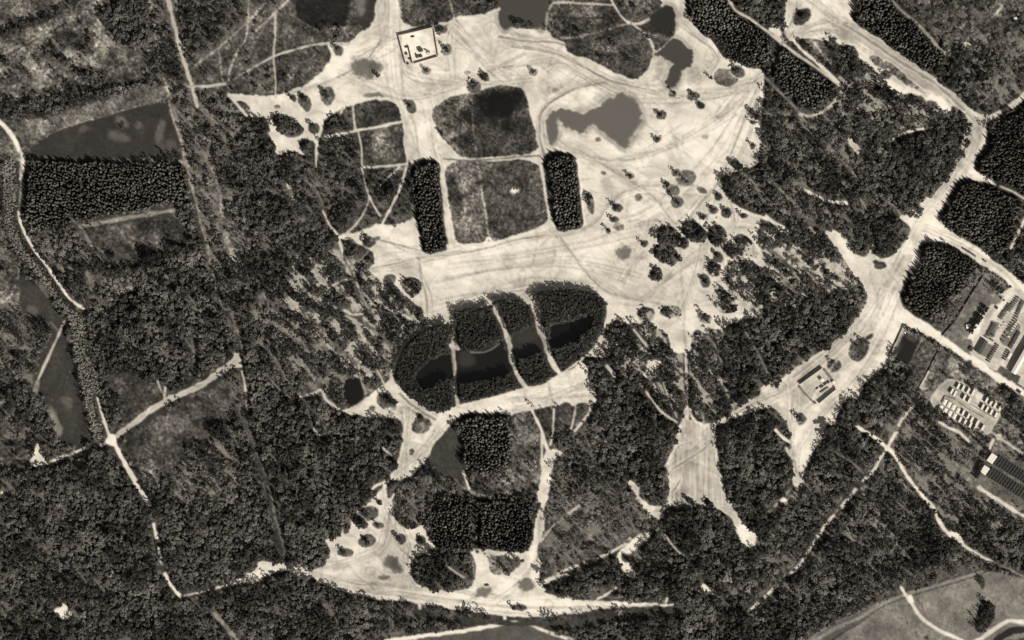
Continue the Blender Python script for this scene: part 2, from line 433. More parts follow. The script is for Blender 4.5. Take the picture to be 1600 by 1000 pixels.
# ---- sand --------------------------------------------------------------------------------
SAND = dict(g=208, d=0, sc=0, c=1, ra=0.05, st=0)
A('590,-90 618,-90 619,0 632,40 655,44 703,33 712,26 765,20 780,12 782,45 860,45 860,60 880,66 935,99 988,127 1020,100 1000,60 1053,50 1030,12 1022,-90 1074,-90 1070,25 1085,40 1115,66 1127,90 1150,102 1188,109 1196,114 1193,145 1191,190 1188,230 1183,262 1127,272 1126,292 1140,315 1155,326 1185,337 1187,350 1181,362 1186,385 1195,405 1195,420 1165,402 1140,408 1132,420 1132,442 1140,456 1160,480 1185,494 1150,500 1140,508 1095,520 1100,540 1068,552 1045,548 1050,530 1020,512 1010,500 990,508 960,500 950,505 940,545 950,560 915,560 925,580 932,612 936,620 930,634 905,632 840,638 800,650 760,643 712,650 700,670 680,692 664,722 645,746 610,752 606,744 620,730 628,690 630,655 608,654 550,650 530,640 560,634 580,613 605,600 612,585 622,600 625,560 640,545 690,508 662,500 658,480 635,465 620,445 570,428 588,400 578,386 515,368 560,364 582,348 600,348 622,352 646,338 640,250 632,240 628,180 615,158 565,158 520,177 503,205 500,214 497,250 470,240 440,246 425,235 410,200 385,172 358,150 362,145 400,150 440,147 465,138 490,125 510,107 519,92 518,78 545,66 560,50 578,42 588,25', 2.0, **SAND)
soft(652, 70, 26, 26, 0, 248)
# texture of the sand: bright drifts and duller trafficked ground
for c_ in ((500, 105, 26, 30, 60, 242), (545, 90, 34, 24, 0, 240), (595, 80, 30, 20, 0, 232), (670, 210, 24, 34, 0, 232), (905, 150, 45, 14, -10, 245), (865, 200, 14, 40, 0, 225),
           (990, 235, 55, 22, 10, 240), (1060, 215, 60, 30, 10, 236), (1140, 190, 40, 50, 0, 234), (1110, 240, 40, 22, 0, 238), (620, 370, 32, 24, 20, 242), (635, 385, 20, 18, 0, 240), (700, 405, 45, 12, -10, 236),
           (800, 385, 70, 13, -12, 234), (900, 400, 60, 30, 0, 226), (950, 380, 30, 14, -10, 238), (1000, 330, 50, 14, -10, 222), (880, 200, 8, 30, 0, 225), (900, 210, 40, 9, 10, 235), (1120, 70, 20, 20, 0, 236), (1150, 95, 30, 14, 30, 238),
           (870, 615, 34, 12, -20, 232), (790, 637, 50, 7, -10, 240), (905, 580, 15, 18, 0, 232), (700, 490, 50, 20, 0, 200), (730, 430, 60, 18, 0, 222), (850, 440, 80, 10, 0, 200),
           (740, 70, 30, 24, 0, 200), (800, 110, 60, 20, 0, 215), (900, 118, 50, 10, 0, 228), (870, 265, 20, 50, 0, 220), (985, 250, 60, 9, 20, 236), (640, 120, 24, 30, 0, 222), (1165, 465, 15, 20, 0, 200), (1010, 450, 60, 26, 0, 200), (960, 440, 26, 18, 30, 210)):
    soft(*c_, power=.85, ragged=.9)
soft(708, 42, 30, 8, -10, 175, power=.7); soft(820, 62, 40, 6, 5, 165, power=.7); soft(600, 30, 16, 45, 10, 185, power=.6); soft(730, 85, 28, 40, 0, 192, .6)
# southern sand fans
A('600,750 604,752 606,780 616,776 613,790 616,806 622,816 637,828 648,825 664,816 669,840 682,856 676,868 660,864 640,878 642,900 652,912 672,920 702,923 730,922 742,912 737,870 735,858 800,862 830,862 838,800 847,790 838,780 845,750 855,700 880,705 866,720 860,750 858,776 848,795 852,825 845,842 838,858 840,880 842,905 850,918 862,933 900,937 1000,942 1062,943 1062,946 1000,948 940,951 900,958 860,964 790,964 740,956 700,950 665,942 600,938 560,930 515,918 480,897 445,888 400,906 345,920 300,928 330,920 365,908 398,892 404,874 432,882 442,870 446,882 462,890 490,893 510,876 518,862 506,845 514,842 530,840 536,822 556,798 572,788 586,775 597,764', 1.6, **{**SAND, 'g': 212})
A('545,895 640,895 650,925 700,930 700,948 600,936 520,916 500,900', 2, g=190, c=2, mix=.8); soft(760, 940, 60, 18, 5, 246); soft(850, 945, 60, 14, 0, 246); soft(835, 885, 8, 30, 0, 244); soft(470, 890, 30, 9, 20, 240); soft(390, 903, 25, 8, -20, 246); soft(960, 946, 60, 4, 0, 240)
soft(600, 850, 40, 25, 0, 200); soft(640, 835, 25, 12, 0, 222); soft(745, 870, 10, 25, 0, 228); soft(800, 915, 30, 12, -30, 240)
A('1060,660 1075,654 1100,662 1120,664 1116,680 1123,697 1126,735 1131,770 1146,790 1156,810 1172,826 1184,843 1170,851 1164,862 1158,845 1149,828 1146,815 1136,803 1110,790 1080,785 1050,792 1036,796 1030,816 1018,804 1008,796 996,785 988,765 976,748 990,748 1000,766 1010,783 1022,788 1036,784 1047,774 1044,745 1041,728 1050,708 1057,688', 1.6, **{**SAND, 'g': 178, 'c': 2})
soft(1105, 700, 20, 30, 0, 192, .7); soft(1170, 835, 16, 22, -35, 244); soft(1104, 752, 22, 7, 0, 205, .5, 1.2); soft(1015, 792, 16, 10, 45, 232); soft(1110, 775, 16, 10, 0, 195)
# the great sand road from the upper right
A('1222,60 1235,-90 1345,-90 1326,15 1330,30 1345,41 1378,63 1400,80 1430,101 1456,117 1470,132 1496,150 1520,173 1538,181 1560,175 1575,164 1600,144 1690,100 1690,110 1602,154 1580,172 1562,180 1540,190 1545,215 1515,262 1545,280 1563,291 1535,286 1505,274 1490,290 1480,310 1474,325 1463,336 1468,350 1500,369 1540,394 1570,420 1600,444 1690,495 1690,512 1600,460 1570,440 1530,411 1490,386 1455,371 1444,370 1430,396 1420,420 1410,440 1404,464 1414,487 1430,498 1470,523 1482,534 1510,550 1545,574 1600,610 1690,660 1690,672 1600,620 1540,585 1500,557 1472,540 1415,505 1405,514 1388,556 1372,575 1357,592 1346,602 1346,615 1335,623 1320,620 1312,640 1308,660 1300,666 1288,666 1284,690 1270,701 1264,722 1255,736 1256,760 1240,764 1237,742 1240,720 1232,700 1236,680 1226,652 1214,638 1198,636 1180,642 1150,652 1125,664 1112,662 1140,648 1150,638 1190,614 1205,606 1218,598 1222,589 1260,564 1300,535 1322,518 1342,490 1352,472 1352,458 1340,440 1328,420 1308,392 1298,374 1286,362 1305,359 1320,368 1326,386 1340,400 1352,404 1366,396 1378,405 1396,400 1410,380 1424,364 1424,352 1404,342 1404,337 1420,337 1440,342 1441,325 1438,314 1452,306 1471,292 1486,268 1500,244 1512,228 1516,208 1512,190 1498,178 1470,170 1440,165 1410,158 1392,140 1378,120 1362,104 1342,96 1325,80 1308,66 1300,62 1262,60 1240,64', 1.8, **{**SAND, 'g': 205})
A('1222,70 1208,52 1200,46 1210,42 1224,52', 1, **SAND)
A('1300,20 1345,42 1400,80 1456,118 1520,172 1500,172 1440,135 1390,100 1340,68 1300,55', 2, g=160, c=2)
A('1512,185 1540,185 1530,225 1505,262 1488,275', 1.5, g=185, c=2)
for c_ in ((1450, 355, 40, 20, 30, 246), (1520, 390, 45, 6, 32, 246), (1590, 445, 24, 8, 30, 244), (1420, 395, 16, 26, -25, 242), (1380, 490, 30, 34, 0, 240), (1320, 385, 24, 8, 52, 236), (1345, 430, 22, 30, 0, 205), (1400, 140, 50, 10, 33, 242), (1465, 165, 26, 18, 20, 242), (1345, 80, 20, 18, 20, 228),
           (1530, 272, 24, 6, 28, 244), (1390, 510, 26, 30, 20, 244), (1370, 560, 20, 26, 30, 236), (1300, 650, 18, 8, -40, 222), (1325, 612, 20, 8, -40, 240), (1250, 700, 14, 40, 10, 232), (1440, 512, 40, 7, 32, 246), (1530, 568, 70, 5, 33, 242), (1280, 25, 40, 26, 0, 205), (1310, 5, 30, 16, 0, 220), (1210, 45, 10, 8, 30, 245)):
    soft(*c_, power=.9, ragged=.7)
for c_ in ((1180, 612, 60, 9, -28, 172), (1260, 592, 74, 32, -35, 172), (1228, 650, 20, 22, 0, 182), (1310, 560, 55, 20, -38, 176), (1088, 735, 42, 60, 0, 160), (1345, 440, 14, 26, -25, 190), (1400, 440, 10, 40, 25, 195)):
    soft(*c_, power=.85, ragged=.9)

# ---- compartments and islets painted back on the sand -----------------------------------
A('624,0 700,-90 790,-90 780,-10 780,12 764,20 740,25 712,26 704,32 680,37 655,43 634,38 624,25', 2, **{**HEATH, 'g': 72, 'd': .06, 'sc': .9})
A('858,3 872,-4 942,6 953,10 966,24 972,36 968,42 950,48 926,60 900,61 870,59 861,50 857,40 854,20', 1.5, **{**HEATH, 'g': 84, 'd': .01, 'sc': .6})
E(880, 8, 7, 6, g=50, d=1, ti=.2); E(878, 40, 5, 5, g=50, d=1, ti=.2); E(888, 53, 8, 4, g=50, d=1, ti=.2); Ln('860,27 910,28 972,28', 2.4, 45, c=None, keep=True)
A('950,-5 1000,-90 1025,-90 1030,0 1018,22 1004,31 992,35 984,33 975,25 965,12', 1.5, **{**HEATH, 'g': 80, 'd': .08, 'sc': .7})
A('880,66 892,62 930,61 952,50 966,42 982,40 994,43 1006,55 1016,68 1022,85 1016,100 1010,112 998,122 988,125 976,120 962,113 946,103 930,96 912,90 898,86 884,78', 1.6, **{**HEATH, 'g': 68, 'd': .03, 'sc': .8})
soft(950, 85, 28, 16, 20, 112); soft(935, 70, 10, 6, 0, 105); Ln('960,112 975,98 972,84 965,70 966,50', 1.8, 56, c=None, keep=True)
A('1004,46 1012,30 1028,14 1042,8 1054,12 1057,32 1055,50 1050,58 1035,72 1025,80 1014,66', 2, **{**HEATH, 'g': 52, 'd': .01, 'sc': .3}); A('1010,30 1030,13 1045,9 1054,13 1055,40 1048,54 1025,46', 2.5, g=48, c=4, ra=.06, sc=0); soft(1032, 60, 16, 6, 20, 80)
A('1046,60 1058,61 1072,66 1079,78 1084,92 1077,106 1066,113 1063,126 1055,136 1042,136 1040,125 1046,112 1050,102 1044,90 1030,86 1022,82 1035,74', 4.2, g=74, d=0, sc=0, c=4, ra=.03)
soft(1084, 118, 10, 18, 20, 165, .7); soft(1030, 110, 6, 24, 20, 165, .7)
A('782,-90 862,-90 858,6 856,22 853,38 848,46 836,40 826,34 816,31 804,30 798,44 786,47 779,40 779,18', 1.6, g=76, d=0, sc=0, c=4, ra=.02); soft(848, 48, 8, 7, 0, 140, .7)
A('868,168 885,171 902,176 916,172 934,170 943,158 956,149 970,146 986,148 998,158 1003,170 1001,195 995,206 986,215 983,229 976,230 964,225 953,217 944,207 932,194 924,196 917,204 907,207 896,205 885,200 875,196 872,184', 4.0, g=106, d=0, sc=0, c=4, ra=.02)
A('856,180 868,170 873,180 870,198 874,206 869,218 862,226 856,220 852,204', 3, g=106, d=0, sc=0, c=4, ra=.02)
soft(935, 152, 10, 12, 45, 165, .6); soft(1000, 210, 8, 20, 10, 180, .6)
A('674,170 684,163 700,152 722,146 735,146 760,137 790,134 812,137 821,146 827,168 832,190 838,216 841,238 800,243 742,248 722,245 706,233 692,218 684,203 676,188', 1.5, **{**HEATH, 'g': 108, 'd': 0, 'sc': .6})
A('738,145 760,137 790,134 812,137 821,146 827,168 832,190 838,216 841,238 800,243 742,248 730,240 710,222 700,222 712,212 735,205', 2, g=66, sc=.2)
soft(782, 168, 38, 30, -25, 12, 1, .8); soft(765, 190, 44, 12, 10, 34, .7, .9); soft(740, 182, 24, 10, 0, 44, .5, .9); soft(800, 192, 30, 14, 0, 42, .6, .9); soft(812, 222, 20, 14, 0, 100, .6); soft(705, 178, 12, 10, 0, 82, .6); soft(800, 235, 30, 6, 0, 80, .5)
A('695,253 745,250 757,253 842,247 850,290 857,340 853,350 812,366 764,378 745,380 716,382 710,366 704,330 698,290', 1.2, **{**HEATH, 'g': 100, 'd': 0, 'sc': .7})
A('753,253 842,247 850,290 857,340 853,350 812,366 764,378 757,320', 1.2, g=68, sc=.6)
soft(715, 320, 9, 30, -10, 62, .8); soft(738, 300, 9, 40, 0, 112, .7); soft(830, 320, 24, 20, 0, 88, .7); soft(803, 300, 10, 5, -20, 238); soft(705, 285, 10, 10, 0, 70, .7)
# scrub compartments west
A('433,91 462,81 500,75 516,79 518,92 508,107 487,125 460,140 434,146', 2, **{**HEATH, 'g': 74, 'd': .03, 'sc': .4}); soft(455, 115, 9, 14, 10, 112); soft(480, 112, 20, 5, -50, 98)
A('506,192 522,176 548,166 553,206 514,211 504,206', 1.5, **{**THIN, 'g': 68, 'd': .85, 'ti': .15})
A('555,167 566,158 600,155 616,160 626,174 628,187 600,193 572,200 557,200', 1.5, **{**HEATH, 'g': 60, 'd': .03}); soft(590, 163, 26, 4, 0, 95, .6)
for e in ((570, 172, 4, 3), (588, 158, 4, 3), (600, 180, 4, 4), (578, 190, 5, 5), (620, 178, 4, 3), (588, 178, 3, 3)): E(*e, g=48, d=1, ti=.1)
A('496,215 512,213 560,207 566,262 496,262', 1.5, **{**THIN, 'g': 84, 'd': .75, 'ti': .2})
A('564,206 600,196 625,197 631,212 632,248 600,260 570,259 562,232', 1.5, **{**HEATH, 'g': 78, 'd': .03}); soft(597, 222, 26, 22, 0, 112, .8); soft(607, 214, 8, 7, 0, 60, .7)
for e in ((565, 224, 5, 8), (555, 225, 5, 5), (627, 225, 3, 5), (612, 200, 5, 3)): E(*e, g=48, d=1, ti=.1)
A('570,265 600,262 625,262 640,260 645,345 610,352 598,350 575,320', 2, **{**HEATH, 'g': 62, 'd': .3}); soft(612, 275, 20, 8, -40, 90, .7); soft(640, 330, 12, 14, 0, 34, .7)  # last dark patch paints the shadow left of the tree block
E(606, 300, 18, 12, g=55, d=.9, ti=.1); E(590, 290, 10, 10, g=50, d=.9, ti=.15)
A('562,325 575,318 592,340 585,352 565,360 550,362', 2, **{**HEATH, 'g': 68, 'd': .15})
# tree blocks standing on the sand
A('640,248 688,247 693,290 698,340 702,388 690,394 661,396 656,380 650,340 644,300', 1.8, **{**PLANT, 'd': 1, 'ti': .3, 'c': 0, 'g': 42})
A('847,238 866,234 896,239 904,264 908,300 915,352 905,357 882,361 868,358 860,335 853,300', 1.8, **{**PLANT, 'd': 1, 'ti': .3, 'c': 0, 'g': 42})
# oval wood with its ponds
A('621,592 622,566 635,543 658,522 684,508 704,506 712,500 708,490 722,483 765,481 773,469 800,467 832,478 832,460 852,455 890,452 930,458 948,472 948,492 943,515 930,542 910,562 893,577 872,586 850,602 812,607 780,617 745,626 712,634 692,644 670,642 650,626 632,615', 1.4, **{**PLANT, 'k': 1, 'd': 1.3, 'ti': .22, 'c': 0, 'g': 50, 'sz': .9, 'st': .05})
WAT = dict(d=0, sc=0, c=4, ra=.05)  # dark tones below: deep water plus tree shade painted into the colour
A('646,588 655,576 667,566 680,560 694,554 707,552 707,592 692,591 685,599 674,608 664,607 654,602', 2.2, g=24, **WAT)
A('710,541 725,547 739,549 757,545 770,539 781,532 790,550 802,575 802,580 784,588 757,593 735,598 715,602 711,590', 1.2, g=28, **WAT)
A('796,524 812,517 829,511 843,509 852,535 857,547 835,554 815,560 804,565', 1.2, g=50, **WAT)
A('857,509 874,505 890,502 903,498 914,492 925,492 927,500 920,511 908,521 897,530 874,544 861,547', 2.0, g=22, **WAT)
Ln('688,504 655,517 632,538 618,566 611,588', 5, 165, clear=1.5); Ln('706,494 711,520 714,542', 5, 150, clear=3)
A('702,498 714,496 712,512 709,524 706,512', 1, **SAND); A('767,478 784,474 788,496 783,506 777,494', 1, **SAND); A('829,472 841,462 848,492 843,502 837,490', 1, **SAND)
soft(728, 562, 18, 16, 20, 58); soft(825, 524, 26, 12, -14, 60); soft(855, 545, 8, 8, 0, 95)  # open water kept paler than the painted shade
# south compartments
A('592,613 604,614 616,624 622,640 606,641 594,638 587,625', 1, **{**HEATH, 'g': 78, 'd': .0}); E(603, 624, 8, 7, 40, g=48, d=1, ti=.1); E(614, 628, 5, 5, g=48, d=1, ti=.2)
A('572,645 577,635 584,633 587,640 584,645', .6, **{**HEATH, 'g': 82, 'd': 0})
A('592,656 605,652 624,652 629,665 628,685 618,692 606,686 594,670', 1.5, **{**THIN, 'g': 70, 'd': .9, 'ti': .2, 'st': .2})
A('645,660 652,650 665,652 676,660 672,672 660,679 648,677 643,670', 1, **{**HEATH, 'g': 84, 'd': .0}); E(656, 653, 7, 5, 40, g=48, d=1, ti=.1); E(667, 661, 4, 4, g=48, d=.8, ti=.1)
A('668,706 690,680 706,668 718,682 719,730 725,752 700,752 680,745 668,745', 1.6, g=60, d=0, sc=.15, c=6, ra=.16); E(667, 740, 18, 14, 30, g=55, d=.8, ti=.15); E(678, 726, 8, 5, g=55, d=.8, ti=.15)
A('714,650 724,645 762,645 792,652 797,668 799,705 790,732 762,742 727,732 719,700', 1.6, **{**PLANT, 'ti': .5, 'c': 0})
A('797,648 832,641 846,690 850,735 838,772 748,774 733,742 765,745 794,735 802,700', 2, **{**HEATH, 'g': 88, 'd': .12, 'sc': .8}); E(829, 749, 9, 7, g=70, d=0)
A('838,641 864,637 870,660 860,705 852,690 846,668', 1.2, **{**HEATH, 'g': 70, 'd': .05}); A('872,630 896,627 893,665 876,690 866,680', 1.2, **{**HEATH, 'g': 66, 'd': .05}); A('900,629 922,629 916,648 896,676 894,650', 1.2, **{**HEATH, 'g': 70, 'd': .1})
A('852,708 880,712 930,655 960,700 930,760 862,760', **{**THIN, 'g': 88, 'd': .45, 'st': .6, 'ti': .5})
A('610,758 670,742 735,752 745,775 680,780 668,812 640,822 620,808 612,778', 2, **{**THIN, 'g': 84, 'd': .75, 'ti': .35, 'k': 2})
A('670,776 700,775 745,780 800,782 834,786 834,864 790,861 740,858 690,857 674,846', 1.6, **{**PLANT, 'ti': .22, 'c': 0, 'd': 1, 'g': 36})
A('645,866 664,872 682,861 712,861 735,868 742,893 736,914 712,922 680,920 656,911 642,895', 1.5, **{**THIN, 'g': 74, 'd': .85, 'ti': .3, 'st': .3})
A('762,872 790,866 804,874 806,890 786,900 766,896', 1.5, **{**HEATH, 'g': 95, 'd': .15})
soft(756, 928, 18, 9, -25, 125); soft(822, 912, 14, 12, 0, 115); soft(768, 880, 5, 16, -20, 130); E(812, 949, 12, 5, g=75, d=.5, ti=.2); E(806, 878, 9, 9, g=90, d=.2)
# northern right wedge
A('1240,63 1262,61 1300,68 1312,72 1312,105 1302,108 1290,105 1262,86', 1.5, **{**HEATH, 'g': 88, 'd': .2}); Ln('1268,62 1285,84 1303,108', 2.5, 150)
for e in ((1258, 70, 12, 7, 40), (1302, 60, 5, 4, 0), (1325, 85, 16, 14, 0), (1332, 125, 26, 20, 0), (1375, 145, 20, 11, 10), (1300, 72, 8, 5, 0), (1320, 148, 20, 10, 0)):
    E(*e, g=52, d=1, k=1, ti=.3, st=0, c=0)
for e, g_ in (((1252, 26, 17, 12, -30), 75), ((1373, 97, 17, 6, 38), 105), ((1384, 117, 10, 7, 0), 92), ((1414, 124, 28, 5, 32), 108), ((1400, 110, 22, 5, 35), 92), ((1430, 155, 19, 8, 20), 88), ((1455, 164, 10, 7, 20), 92), ((1360, 125, 12, 14, 0), 130)):
    E(*e, **{**HEATH, 'g': g_, 'd': 0, 'sc': .9})
A('1487,164 1498,168 1512,186 1508,194 1495,184 1488,174', 1, g=50, d=1, ti=.15, c=0); E(1252, 26, 8, 6, g=52, d=.7, ti=.2)
A('1420,150 1440,165 1480,180 1470,198 1420,170 1400,160', 2, **{**THIN, 'g': 90, 'd': .6, 'st': .5})
# islets on the great sand road (lower right)
E(1342, 545, 13, 20, 25, **{**HEATH, 'g': 82, 'd': .03, 'sc': 1}); E(1358, 526, 7, 3.5, -35, **{**HEATH, 'g': 80}); E(1304, 571, 12, 10, 30, **{**HEATH, 'g': 100, 'd': 0}); E(1376, 415, 9, 6, -10, **{**HEATH, 'g': 90, 'd': 0})
E(1250, 654, 8, 9, 20, **{**HEATH, 'g': 92, 'd': 0}); E(1370, 410, 5, 3, g=55, d=1, ti=.1)
A('1332,428 1345,438 1352,455 1346,456 1338,446 1330,436', 1, g=50, d=1, ti=.2, c=0)
soft(1405, 415, 6, 20, 25, 140, .7); soft(1372, 470, 5, 30, 25, 175, .5)
# scrub islets of the main clearing: (x, y, rx, ry, angle, ground tone, dense)
ISLETS = [(477, 160, 9, 15, -25, 85, 1), (459, 153, 6, 5, 30, 60, 2), (512, 150, 11, 14, 0, 98, 1), (448, 196, 26, 12, 32, 72, 2), (490, 200, 9, 10, 0, 90, 1), (480, 230, 14, 9, 40, 80, 1), (529, 79, 8, 8, 0, 95, 1),
          (432, 166, 5, 3, 0, 140, 0), (577, 106, 30, 18, 5, 118, 0), (585, 147, 21, 4, 3, 138, 0), (660, 146, 14, 5, 0, 180, 0), (690, 46, 9, 7, 0, 90, 2), (698, 78, 9, 9, 30, 125, 1), (667, 110, 7, 6, 40, 120, 1), (730, 114, 3.5, 4, 0, 140, 0),
          (757, 120, 9, 7, 20, 90, 2), (741, 135, 11, 10, 0, 92, 1), (643, 167, 8, 11, -15, 88, 1), (833, 112, 7, 6, 0, 125, 1), (866, 140, 11, 8, 0, 165, 0), (1051, 147, 7, 6, 0, 85, 1), (1084, 150, 10, 8, 0, 84, 1), (1095, 165, 8, 6, 0, 80, 1),
          (1033, 179, 9, 8, 20, 95, 1), (935, 218, 5, 4, 0, 130, 0), (1027, 217, 6, 5, 0, 98, 1), (1102, 213, 6, 4, 0, 160, 0), (1134, 121, 20, 14, 15, 105, 0), (1152, 112, 12, 9, 30, 80, 1), (1178, 177, 12, 9, 10, 95, 1), (1176, 190, 6, 3, 0, 85, 1),
          (1177, 227, 5, 5, 0, 85, 1), (1183, 160, 4, 12, 10, 140, 0), (943, 269, 4, 3, 0, 125, 0), (985, 275, 8, 6, 10, 110, 1), (1072, 278, 15, 13, 0, 100, 0), (1057, 270, 7, 7, 0, 88, 1), (1051, 298, 11, 10, 0, 98, 0), (1042, 288, 6, 5, 40, 75, 1),
          (1058, 316, 11, 9, 0, 100, 1), (1097, 297, 9, 5, 35, 110, 0), (997, 309, 6, 7, 20, 104, 0), (921, 316, 7, 18, -10, 112, 1), (965, 325, 9, 6, 0, 82, 2), (960, 343, 7, 6, 0, 80, 1), (966, 355, 9, 6, 0, 112, 0), (950, 360, 4, 5, 0, 105, 1),
          (1122, 307, 7, 6, 50, 82, 1), (1114, 327, 8, 7, 20, 82, 1), (1135, 333, 8, 9, 30, 78, 1), (1097, 339, 6, 5, 0, 90, 1), (1162, 337, 8, 4, 15, 82, 1), (1151, 259, 10, 6, 35, 80, 2), (1045, 369, 21, 15, 30, 60, 3), (1084, 362, 22, 14, 40, 60, 3),
          (1119, 367, 15, 16, 0, 66, 3), (1041, 397, 21, 15, 30, 60, 3), (1069, 379, 7, 9, 20, 70, 2), (1025, 428, 11, 10, 0, 62, 3), (1006, 381, 6, 6, 0, 85, 1), (972, 396, 15, 14, 10, 140, 0), (1115, 421, 10, 14, -20, 78, 2), (1122, 402, 8, 10, -20, 80, 1),
          (1101, 439, 8, 12, -10, 85, 1), (1166, 385, 24, 13, 50, 66, 2), (1147, 393, 18, 11, 25, 55, 3), (1130, 471, 22, 15, 50, 60, 3), (1101, 497, 12, 8, 20, 66, 3), (1010, 491, 15, 12, 20, 55, 3), (1048, 488, 17, 9, 0, 66, 3), (1119, 340, 2, 2, 0, 120, 0),
          (608, 437, 11, 9, -30, 95, 0), (641, 449, 16, 17, 30, 64, 3), (650, 487, 12, 10, 30, 60, 3), (576, 378, 10, 8, 0, 78, 1), (570, 368, 5, 3, 0, 95, 1), (588, 372, 7, 3, -20, 120, 0), (627, 262, 4, 3, 0, 110, 0), (745, 862, 3, 3, 0, 110, 0),
          (574, 803, 18, 12, -20, 98, 1), (562, 815, 15, 8, 40, 66, 3), (543, 822, 5, 14, 20, 90, 1), (591, 821, 9, 5, 10, 95, 1), (573, 845, 15, 10, -10, 98, 1), (539, 863, 13, 7, 0, 92, 1), (626, 842, 9, 8, 40, 88, 1), (658, 844, 9, 8, 40, 80, 2),
          (613, 881, 17, 13, 20, 110, 0), (599, 903, 10, 4.5, 8, 128, 0), (593, 785, 5, 4, 0, 110, 1), (644, 706, 4, 5, 0, 130, 0), (1020, 775, 24, 14, 20, 62, 3), (1078, 783, 9, 5, 50, 55, 2), (1108, 785, 9, 5, 45, 55, 2), (780, 896, 4, 3, 0, 120, 0),
          (983, 870, 9, 7, 0, 100, 0), (676, 862, 7, 4, 40, 60, 2)]
for (x, y, rx, ry, an, g_, dn) in ISLETS:
    if dn == 0 and g_ >= 110 and rx > 9:
        soft(x, y, rx * 1.05, ry * 1.05, an, g_ - 12, .95, .9); soft(x + rx * .3, y, rx * .5, ry * .6, an, g_ - 30, .7, .9)
        continue
    E(x, y, rx + 1.6, ry + 1.6, an, warp=1.2, g=232, mix=.45)
    E(x, y, rx, ry, an, warp=1.6, g=g_, d=(0, 0.0, 0.55, 1.0)[dn], k=1, st=0, sc=(.25, .5, .5, .3)[dn], c=0, ra=.3, ti=.28)
for p_ in ('424,178 436,177 450,181 462,188 474,197 475,207 468,214 452,216 440,208 430,196', '466,222 480,216 494,225 494,248 482,246 470,236', '436,243 455,236 470,242 486,250 470,264 440,262', '385,180 402,184 416,200 424,214 432,232 428,244 400,230 384,200', '400,186 412,178 420,190 424,206 414,204'):
    A(p_, 1.6, **{**WOOD, 'g': 62, 'd': 1, 'ti': .25, 'c': 0, 'st': .15})
A('360,158 374,156 386,162 392,172 380,176 368,170', 1, **{**HEATH, 'g': 78})
# woods right of the oval
A('943,514 956,500 975,508 1000,503 1022,507 1040,521 1048,530 1036,545 1030,562 1010,566 1004,590 1022,610 1052,645 1045,690 1000,700 925,645 936,617 921,590 918,572 905,562 915,556 950,562 945,545', 2, **{**DENSE, 'ti': .3, 'c': 0})
A('1082,512 1100,520 1112,535 1120,560 1140,590 1146,638 1125,656 1108,661 1090,658 1084,640 1079,600 1079,552', 2, **{**THIN, 'g': 72, 'd': .85, 'st': .5, 'ti': .3, 'c': 0}); soft(1118, 610, 12, 12, 0, 105, .7)
A('1008,592 1030,566 1055,555 1068,560 1070,600 1072,650 1060,655 1045,640 1022,612', 2, **{**THIN, 'g': 74, 'd': .7, 'st': .3, 'ti': .35, 'c': 0}); soft(1055, 605, 12, 18, 0, 34, .95)
A('1127,516 1150,500 1166,512 1182,545 1198,575 1203,600 1190,611 1150,637 1140,606 1130,570', 2, **{**DENSE, 'ti': .25, 'c': 0})
A('1010,561 1020,564 1036,562 1028,576 1015,581 1008,593 1005,585 1012,573', 1, **{**SAND, 'g': 222})
A('1038,803 1062,795 1100,796 1128,800 1150,832 1166,862 1160,882 1120,912 1096,908 1060,860 1036,825', 2, **{**DENSE, 'ti': .32, 'c': 0})
A('1117,690 1140,655 1200,640 1226,652 1234,690 1236,745 1215,780 1190,800 1184,838 1148,792 1132,765 1124,720', 2, **{**DENSE, 'ti': .4, 'c': 0})
A('960,868 985,845 1008,828 1020,836 996,858 978,869 990,888 996,904 984,905 968,884', 1.4, **{**SAND, 'g': 228}); E(979, 871, 8, 7, g=78, d=.2, c=0)
A('1096,910 1104,914 1118,930 1108,930 1098,926', 1.2, **{**SAND, 'g': 240}); A('84,952 97,948 101,934 104,946 114,960 104,966 98,970 84,960', 1.2, **{**SAND, 'g': 240}); A('330,955 345,962 362,982 376,1002 368,1002 352,985 336,966', 1, g=130, d=0)
A('57,692 62,693 70,715 77,726 62,730 46,729 50,712', .8, **{**SAND, 'g': 196}); A('0,768 10,766 8,771 0,773', .5, **{**SAND, 'g': 220}); A('205,905 216,915 205,912', 1, g=120)
A('1245,763 1257,756 1256,770 1240,785 1228,792 1220,785', 2, g=140, d=.3)
A('360,565 368,545 376,562 380,576 366,572 350,580 345,576', 1, **{**SAND, 'g': 182, 'c': 2})
